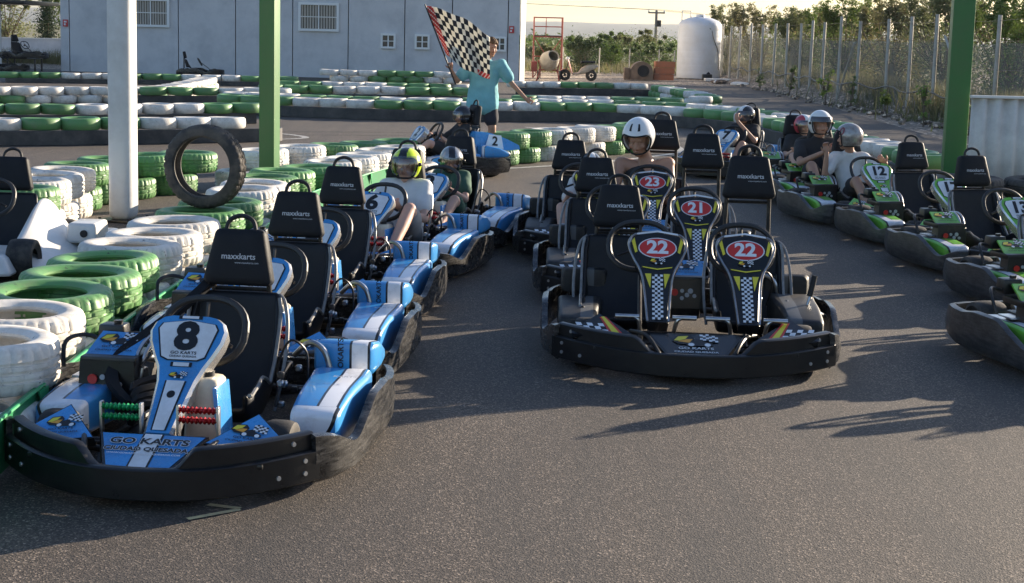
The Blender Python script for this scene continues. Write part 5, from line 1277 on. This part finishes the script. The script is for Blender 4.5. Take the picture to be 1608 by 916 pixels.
def make_helmet(root, H, k, paint=None, band=None, visor='clear', number=None, chin=False, vents=False):
    mats = [paint, M_lining]+([band] if band else [])
    def inside(a, e):
        A = math.degrees(a); E = math.degrees(e); A = (A+180) % 360-180
        return abs(A) < 64-.25*max(0, E) and (-80 if not chin else -30) < E < 24-(abs(A)/64)**4*10
    na, ne = 72, 36; vs = []; fs = []; ms = []
    for j in range(ne+1):
        for i in range(na): vs.append(H @ (shell_pt(2*math.pi*i/na, R(-52+142*j/ne))*k))
    for j in range(ne):
        for i in range(na):
            a = 2*math.pi*(i+.5)/na; e = R(-52+142*(j+.5)/ne)
            if inside(a, e): continue
            fs.append((j*na+i, j*na+(i+1) % na, (j+1)*na+(i+1) % na, (j+1)*na+i))
            mi = 0; p = shell_pt(a, e)
            if band and abs(p.x) < .035 and p.z > .03: mi = 2
            if math.degrees(e) < -45: mi = 1
            ms.append(mi)
    mb = MB(); mb.v = [tuple(v) for v in vs]; mb.f = fs; mb.m = ms; mb.sm = [True]*len(fs)
    o = bpy.data.objects.new('tmp', mb.mesh('helmet', mats)); 
    bpy.data.objects.remove(o)
    me = evaluated(mb, 'helmet', mats, [('SOLIDIFY', dict(thickness=.020, offset=-1, material_offset=0))])
    h = bpy.data.objects.new('helmet', me); col.objects.link(h); h.parent = root
    # rubber edge round the opening
    P = []; 
    for t_ in range(60):
        q = t_/60*2*math.pi; A = 63*math.cos(q); E0 = 24-(abs(A)/64)**4*10 if math.sin(q) > 0 else (-50 if not chin else -30)
        A = 63*math.copysign(abs(math.cos(q))**.35, math.cos(q)); E = (E0 if math.sin(q) > 0 else E0)*1.0; E = -12+(E0+12)*abs(math.sin(q))**.45*1.0 if True else E
        P.append(H @ (shell_pt(R(A), R(E), 1.0)*k))
    obj('edge_trim', MB().tube(P, .007, 6, 0, curve=False, cl=True), [M_lining], h)
    if visor:
        rows = []
        e0, e1 = (-34, 30) if visor == 'clear' else (-30, 30)
        if visor == 'peak': e0, e1 = 8, 30
        for j in range(9):
            E = e0+(e1-e0)*j/8; rows.append([H @ (shell_pt(R(-74+148*i/24), R(E), 1.06)*k) for i in range(25)])
        c = MB().ring_loft(rows, 0, closed=False, cap=False); obj('visor', c, [M_visor if visor == 'clear' else M_dvisor], h)
        for q in (-1, 1): obj('visor_button', MB().ell(H @ (shell_pt(R(q*74), R(2), 1.06)*k), (.016,.016,.016), 10, 8), [M_dark], h)
    if vents:
        for q in (-1, 1):
            rows = [[H @ (shell_pt(R(q*(14+12*u)+q*8*v_), R(40+24*v_), 1.012)*k) for u in (0, .33, .66, 1)] for v_ in (0, .25, .5, .75, 1)]
            obj('vent', MB().ring_loft(rows, 0, closed=False, cap=False), [M_black], h)
    if number:
        for q, ch in enumerate(number):
            a0 = R(number_az+ (q-.5)*46); c = shell_pt(a0, R(28), 1.02); 
            v_, f_ = None, None
            mbt = text_mb(ch, .13, Matrix.Identity(4), 0, bold=.02)
            out = [H @ (shell_pt(a0+p[0]/.135, R(22)+p[1]/.15, 1.012)*k) for p in mbt.v]
            mb3 = MB(); mb3.add(out, mbt.f, 0, False); obj('lettering', mb3, [M_maroon], h)
number_az = -40
M_maroon = mat('maroon_print', (.22,.04,.05), .4)
def seated(s=1.0, lean=0.0, wheel=True, head_dx=0.0):
    """driver in a kart seat, kart frame"""
    J = dict(pelvis=(0,.24,.24), chest=(lean*.6,.36,.24+.34*s), neck=(lean,.38,.24+.45*s), head=(lean+head_dx,.35,.24+.56*s),
             shl=(lean*.8+.165*s,.36,.24+.40*s), shr=(lean*.8-.165*s,.36,.24+.40*s), ell=(.25*s,.14,.24+.16*s), elr=(-.25*s,.14,.24+.16*s),
             wrl=(.155,.02,.47), wrr=(-.155,.02,.47), hipl=(.09,.20,.23), hipr=(-.09,.20,.23), knl=(.20,-.18,.22+.22*s), knr=(-.20,-.18,.22+.22*s),
             anl=(.17,-.50,.18), anr=(-.17,-.50,.18), toel=(.17,-.58,.27), toer=(-.17,-.58,.27), hdl=(-.3,-.6,.5), hdr=(.3,-.6,.5))
    return J
def in_kart(x, y, th, dx=0): 
    c, s_ = math.cos(R(th)), math.sin(R(th)); return (x+dx*c, y+dx*s_, 0)
P_yel = mat('fluorescent_yellow_helmet', (.62,.80,.03), .2, coat=.5); P_bk = mat('gloss_black_helmet', (.015,.015,.017), .15, coat=.6); P_sil = mat('silver_helmet', (.32,.33,.34), .25, .5, coat=.5)
P_wh = mat('white_helmet', (.78,.77,.75), .22, coat=.5); P_rd = mat('red_helmet', (.45,.04,.06), .25, coat=.5)
m = mat('patterned_silver_helmet', (.42,.40,.38), .3, .3, dirt=(.16,.12,.11), dscale=14, damt=.7, coat=.4); P_pat = m
C_w = cloth('white_cotton', (.66,.65,.63)); C_bk = cloth('black_cotton', (.02,.02,.022)); C_gn = cloth('dark_green_cotton', (.03,.09,.06)); C_tq = cloth('turquoise_cotton', (.17,.43,.48)); C_navy = cloth('navy_shorts', (.02,.022,.035)); C_den = cloth('grey_blue_cotton', (.16,.20,.26)); C_gr = cloth('grey_cotton', (.25,.25,.25))
# ------------------------------------------------------------------ karts in place
GB = 'blue go-karts in line on the left'; GG = 'green go-karts in line on the right'; GK = 'black two-seat go-karts in line in the middle'
kart('blue and white go-kart number 8 at the front left, empty', -1.30, 6.43, -6, 'blue', '8', group=GB, strap=True)
kart('empty blue go-kart directly behind kart number 8', -1.28, 8.12, -6, 'blue', '4', group=GB)
kart('empty blue go-kart third in line, in front of the yellow helmeted child', -1.22, 9.82, -7, 'blue', '5', group=GB)
kart('blue go-kart number 6 driven by the child in the yellow helmet', -.98, 11.55, -15, 'blue', '6', group=GB)
kart('blue go-kart driven by the child in the silver helmet', -.64, 13.2, -17, 'blue', '3', group=GB)
kart('blue go-kart standing sideways with the black helmeted driver before the marshal', -1.0, 19.6, -66, 'blue', '2', group=GB, rear_cover=True)
kart('blue go-kart number 7 with a driver, beyond the black karts', 2.95, 20.6, -32, 'blue', '7', group=GB)
kart('black two-seat go-kart number 22 at the front, both seats empty', 1.03, 8.75, -3, 'black', '22', 2, group=GK)
kart('empty black two-seat go-kart number 21 right behind number 22', 1.0, 10.85, -3, 'black', '21', 2, group=GK)
kart('black two-seat go-kart number 23 carrying the woman in the white helmet', .86, 12.7, -4, 'black', '23', 2, group=GK)
kart('green go-kart number 13 with an empty seat beside the corrugated panel', 3.97, 12.35, 13, 'green', '13', group=GG)
kart('green go-kart number 17 with an empty seat', 3.87, 13.95, 13, 'green', '17', group=GG)
kart('green go-kart number 12 with the driver in the patterned helmet', 3.58, 15.5, 13, 'green', '12', group=GG)
kart('green go-kart number 14 with the smiling driver in a white helmet', 3.6, 17.0, 13, 'green', '14', group=GG)
kart('green go-kart farthest back, driver in a red helmet', 3.6, 18.7, 10, 'green', '15', group=GG)
kart('green go-kart next in front of number 13, cut by the right edge', 3.98, 10.6, 12, 'green', '16', group=GG)
kart('unseen green go-kart added beyond the right edge to cast a shadow', 5.0, 8.75, 10, 'green', '18', group=GG)  # extra kart out of view, added as a shadow source on the right
kart('nearest green go-kart, only its engine side and pod inside the right edge', 3.45, 8.62, 12, 'green', '11', group=GG)

def gp(j, **k): j.update(k); return j
person('child driver in a fluorescent yellow helmet and pale t-shirt', in_kart(-.98,11.55,-15,.05), R(-15), gp(seated(.91), knl=(.19,-.10,.48), wrl=(.10,.0,.45), elbow=(0,0,0)), (.05,-1,.02), 'fair', .91, C_w, 'short', C_gr, helmet=dict(paint=P_yel, band=P_bk, visor='clear'))
person('child driver in a silver helmet and dark green shirt', in_kart(-.64,13.2,-17), R(-17), gp(seated(.75, -.02), wrl=(.08,.02,.46)), (.4,-1,-.35), 'fair', .82, C_gn, 'short', C_gn, helmet=dict(paint=P_sil, visor='clear', band=P_bk))
person('driver in a glossy black helmet in the sideways blue kart', in_kart(-1.0,19.6,-66), R(-66), seated(.86), (-.1,-1,-.1), 'fair', .86, C_bk, 'short', C_bk, helmet=dict(paint=P_bk, visor='clear'))
person('driver in a black and white helmet raising a hand in kart 7', in_kart(2.95,20.6,-32), R(-32), gp(seated(.92), wrl=(.05,-.02,.72), ell=(.26,.1,.46), hdl=(-.2,-.1,1)), (-.3,-1,-.05), 'tan', .92, C_bk, 'short', C_bk, helmet=dict(paint=P_bk, visor='dark', band=P_wh))
person('woman in a white helmet and black tank top looking down', in_kart(.86,12.7,-4,.36), R(-4), gp(seated(1.02, -.16), ell=(.10,.20,.44), elr=(-.40,.20,.44), wrl=(.05,.0,.45), wrr=(-.30,.0,.45), shl=(.07,.34,.74), shr=(-.33,.34,.73), head=(-.19,.27,.94), neck=(-.13,.34,.80), chest=(-.10,.36,.62)), (-.25,-1,-.45), 'tan', 1.08, C_bk, 'tank', C_bk, female=True, helmet=dict(paint=P_wh, visor=None, vents=True))
person('passenger in a black and white helmet half hidden behind headrests', in_kart(.86,12.7,-4,-.25), R(-4), gp(seated(.78, .02), ), (.2,-1,-.4), 'fair', .78, C_w, 'short', C_bk, helmet=dict(paint=P_bk, visor='dark', band=P_wh))
person('child in a red helmet in the farthest green kart', in_kart(3.6,18.7,10,-.04), R(4), seated(.90, .05), (.25,-1,0), 'fair', .90, C_bk, 'short', C_bk, helmet=dict(paint=P_rd, visor='clear', band=P_wh))
J = seated(1.03, -.02)
J.update(shl=(.17,.32,.66), shr=(-.20,.34,.63), elr=(-.27,.05,.46), wrr=(-.02,-.16,.62), hdr=(.9,-.1,.4), ell=(.36,.08,.56), wrl=(.20,-.14,.64), hdl=(-.9,-.3,.2), head=(.0,.28,.86), neck=(-.0,.34,.73))
person('smiling driver in a plain white helmet and black t-shirt hugging a friend', in_kart(3.6,17.0,13,-.15), R(4), J, (.1,-1,.02), 'tan', 1.03, C_bk, 'short', C_bk, helmet=dict(paint=P_wh, visor='peak'))
J = seated(.93, -.10)
J.update(shl=(.05,.24,.62), shr=(-.23,.34,.62), elr=(-.36,.26,.44), wrr=(-.36,.24,.68), hdr=(-.2,.1,.9), ell=(.22,.08,.46), wrl=(.17,-.02,.60), hdl=(-.4,-.3,.2), head=(-.13,.26,.82), neck=(-.09,.30,.69))
person('driver in a patterned silver helmet turned away towards the friend', in_kart(3.58,15.5,13,.02), R(10), J, (-.75,.45,0), 'tan', .93, C_w, 'short', C_bk, helmet=dict(paint=P_pat, visor=None, number='06'))
# marshal
MJ = dict(pelvis=(0,0,.93), chest=(.02,0,1.24), neck=(.05,0,1.45), head=(.10,-.01,1.60), shl=(.24,0,1.37), shr=(-.17,0,1.36), elr=(-.36,-.08,1.14), wrr=(-.44,-.20,1.30),
          ell=(.40,-.02,1.12), wrl=(.60,-.05,.92), hipl=(.10,0,.90), hipr=(-.10,0,.90), knl=(.14,-.03,.50), knr=(-.13,.02,.50), anl=(.15,.03,.09), anr=(-.15,.05,.09), hdr=(-.1,-.1,1), hdl=(.8,-.1,-.5))
person('marshal in turquoise t-shirt and dark shorts waving the chequered flag', (-.46,21.3,0), 0, MJ, (.5,-1,-.15), 'tan', 1.0, C_tq, 'short', C_navy, hair=M_hair, curl=(1.3,.9))
# flag held in the marshal's right hand
fl = thing('chequered_flag', 'large black and white chequered flag with a red printed band, on a thin pole', 'flag', (-.86, 21.05, 1.17))
A = [(-1.24,20.95,2.12),(-.95,20.98,1.50)]
o0 = Vector((-.86,21.05,1.17))
def fpt(u, v):
    # u along the fly 0..1, v down the hoist 0..1
    tl, bl, tr_, br = Vector((-1.255,20.95,2.15)), Vector((-.965,20.99,1.50)), Vector((-.37,20.75,1.76)), Vector((-.36,20.72,1.20))
    p = (tl*(1-u)+tr_*u)*(1-v)+(bl*(1-u)+br*u)*v
    p += Vector((0, .07*math.sin(u*7+v*2)+.03*math.sin(u*13-v*4), .075*math.sin(math.pi*u)*(1-v)-.05*math.sin(math.pi*u)*v+.012*math.sin(u*12)))
    return p-o0
mb = MB(); nu, nv = 56, 36
rows = [[fpt(i/nu, j/nv) for i in range(nu+1)] for j in range(nv+1)]
def fm(j, i):
    u = i/nu
    if u < .105: return 2 if (i*7+j*3) % 5 else 1
    if j >= nv-4 and u > .72 : return 2 if (i+j) % 4 else 1
    cu = int((u-.105)/.895*13); cv = int(j/nv*9); return 0 if (cu+cv) % 2 else 1
mb.ring_loft(rows, 0, closed=False, cap=False, matf=fm)
M_fb = cloth('flag_black', (.02,.02,.025)); M_fw = cloth('flag_white', (.80,.76,.66)); M_fr = cloth('flag_red', (.55,.07,.06))
for m_ in (M_fw, M_fr):
    nt = m_.node_tree; b = nt.nodes['Principled BSDF']; out = nt.nodes['Material Output']
    tl = N(nt, 'ShaderNodeBsdfTranslucent'); tl.inputs[0].default_value = (*b.inputs['Base Color'].default_value[:3], 1); mx = N(nt, 'ShaderNodeMixShader'); mx.inputs[0].default_value = .35
    nt.links.new(b.outputs[0], mx.inputs[1]); nt.links.new(tl.outputs[0], mx.inputs[2]); nt.links.new(mx.outputs[0], out.inputs[0])
obj('cloth', evaluated(mb, 'cloth', [M_fb, M_fw, M_fr], [('SOLIDIFY', dict(thickness=.003))]), None, fl)
obj('pole', MB().cyl(Vector((-1.262,20.95,2.17))-o0, Vector((-.83,21.06,1.10))-o0, .009, .011, 10), [M_dark], fl)
g_ = MB().rbox((0,0,0), (.09,.04,.045), .012); g_.cyl((.04,0,.01),(.09,0,.05), .008)
tag(obj('radio', g_, [M_cornice], None, Matrix.Translation((.24,21.22,.86))), 'small pale handset held in the lowered hand of the marshal', 'handset')

# white bodied kart at the left edge beyond the tyres
t = thing('go_kart', 'white bodied go-kart with black seat cut by the left edge of the photo', 'go-kart', (-3.85, 11.3, 0), R(0))
M_wb = mat('white_bodywork', (.74,.72,.68), .35, coat=.3, dirt=(.5,.46,.4), dscale=4, damt=.35)
mb = MB(); mb.ring_loft([[(.30,.50,.12),(.30,.50,.50),(.35,.50,.52),(.40,.50,.44),(.46,.50,.30),(.58,.50,.16),(.62,.50,.12)],[(.28,.25,.10),(.28,.25,.64),(.34,.25,.66),(.40,.25,.52),(.47,.25,.34),(.62,.25,.18),(.70,.25,.10)],[(.28,.0,.10),(.28,.0,.50),(.34,.0,.50),(.42,.0,.38),(.50,.0,.26),(.64,.0,.17),(.72,.0,.10)],[(.28,-.35,.08),(.28,-.35,.28),(.36,-.35,.30),(.46,-.35,.24),(.54,-.35,.19),(.66,-.35,.14),(.70,-.35,.08)],[(.30,-.75,.08),(.30,-.75,.16),(.38,-.75,.17),(.46,-.75,.15),(.52,-.75,.13),(.58,-.75,.11),(.60,-.75,.08)]], 0)
for i_ in range(len(mb.v)): mb.v[i_] = (mb.v[i_][0]-.05, mb.v[i_][1], mb.v[i_][2]*.80)
obj('side_fairing', evaluated(mb, 'side_fairing', [M_wb], [('SUBSURF', dict(levels=2))]), None, t)
mb = MB(); mb.rbox((.62,.22,.24), (.24,.36,.15), .03, 0, 3, taper=.92); mb.cyl((.64,.035,.24),(.64,.05,.24), .028, None, 14, 1); mb.rbox((.45,.45,.15), (.70,.40,.14), .05, 0, 3, taper=.9); mb.cyl((.60,.2,.21),(.60,.19,.21), .02); obj('rear_bodywork', mb, [M_wb, M_black], t)
mb = MB(); mb.rbox((-.05,-.55,.12), (.9,.7,.14), .05, 0, 3, taper=.85); obj('nose_panel', mb, [M_wb], t)
o = bpy.data.objects.new('seat', CACHE[('seat','blue',1)]); col.objects.link(o); o.parent = t; o.location = (.0,-.12,-.10)
o = bpy.data.objects.new('headrest', CACHE[('hr',0.0)]); col.objects.link(o); o.parent = t; o.location = (.0,-.12,-.11)
o = bpy.data.objects.new('handle', CACHE[('hh',0.0)]); col.objects.link(o); o.parent = t; o.location = (.0,-.12,-.11)
o = bpy.data.objects.new('steering_wheel', CACHE[('sw','blue',1)]); col.objects.link(o); o.parent = t; o.location = (.0,-.1,.0)
for x, y in ((-.5,-.5),(.40,-.62),(-.5,.55),(.34,.55)):
    o = bpy.data.objects.new('wheel', CACHE[('wt0.55','blue',1)]); col.objects.link(o); o.parent = t; o.location = (x,y,.142)
# dark karts parked at far left and against the building: copies of the plain black parts
def far_kart(label, x, y, th):
    t = thing('go_kart', label, 'go-kart', (x, y, 0), R(th), 'dark karts parked far behind')
    for n, key in (('front_bumper', ('fb','black',1)), ('seat', ('seat','blue',1)), ('headrest', ('hr',0.0)), ('headrest_post', ('hp',0.0)), ('steering_wheel', ('sw','blue',1)), ('side_bumper', ('sb1','blue',1)), ('side_bumper', ('sb-1','blue',1)), ('frame', ('fr','blue',1)), ('engine', ('eng','blue',1))):
        if key not in CACHE: key = (key[0], 'blue', 1)
        o = bpy.data.objects.new(n, CACHE[key]); col.objects.link(o); o.parent = t
    for x_, y_, kk in ((-.5,-.5,'wt-0.50'),(.5,-.5,'wt-0.50'),(-.48,.55,'wt0.55'),(.48,.55,'wt0.55')):
        o = bpy.data.objects.new('wheel', CACHE[(kk,'blue',1)]); col.objects.link(o); o.parent = t; o.location = (x_,y_,.14)
    return t
far_kart('dark kart stacked highest at far left under the shelter', -18.1, 56.6, 60).location.z = .45
far_kart('dark kart on the ground at far left under the shelter', -18.6, 55.8, 80)
far_kart('dark kart at the left edge in front of the shelter', -19.6, 54.6, 100)
far_kart('small dark kart parked against the grey building wall', -11.6, 56.2, 95)
t = thing('kart_stand', 'low dark stand holding up a kart at far left', 'stand', (-18.1, 56.6, 0))
mb = MB()
for x in (-.5,.5):
    for y in (-.4,.4): mb.rbox((x,y,.23), (.05,.05,.46), .005)
mb.rbox((0,0,.475), (1.1,.9,.03), .005); obj('frame', mb, [M_dark], t)
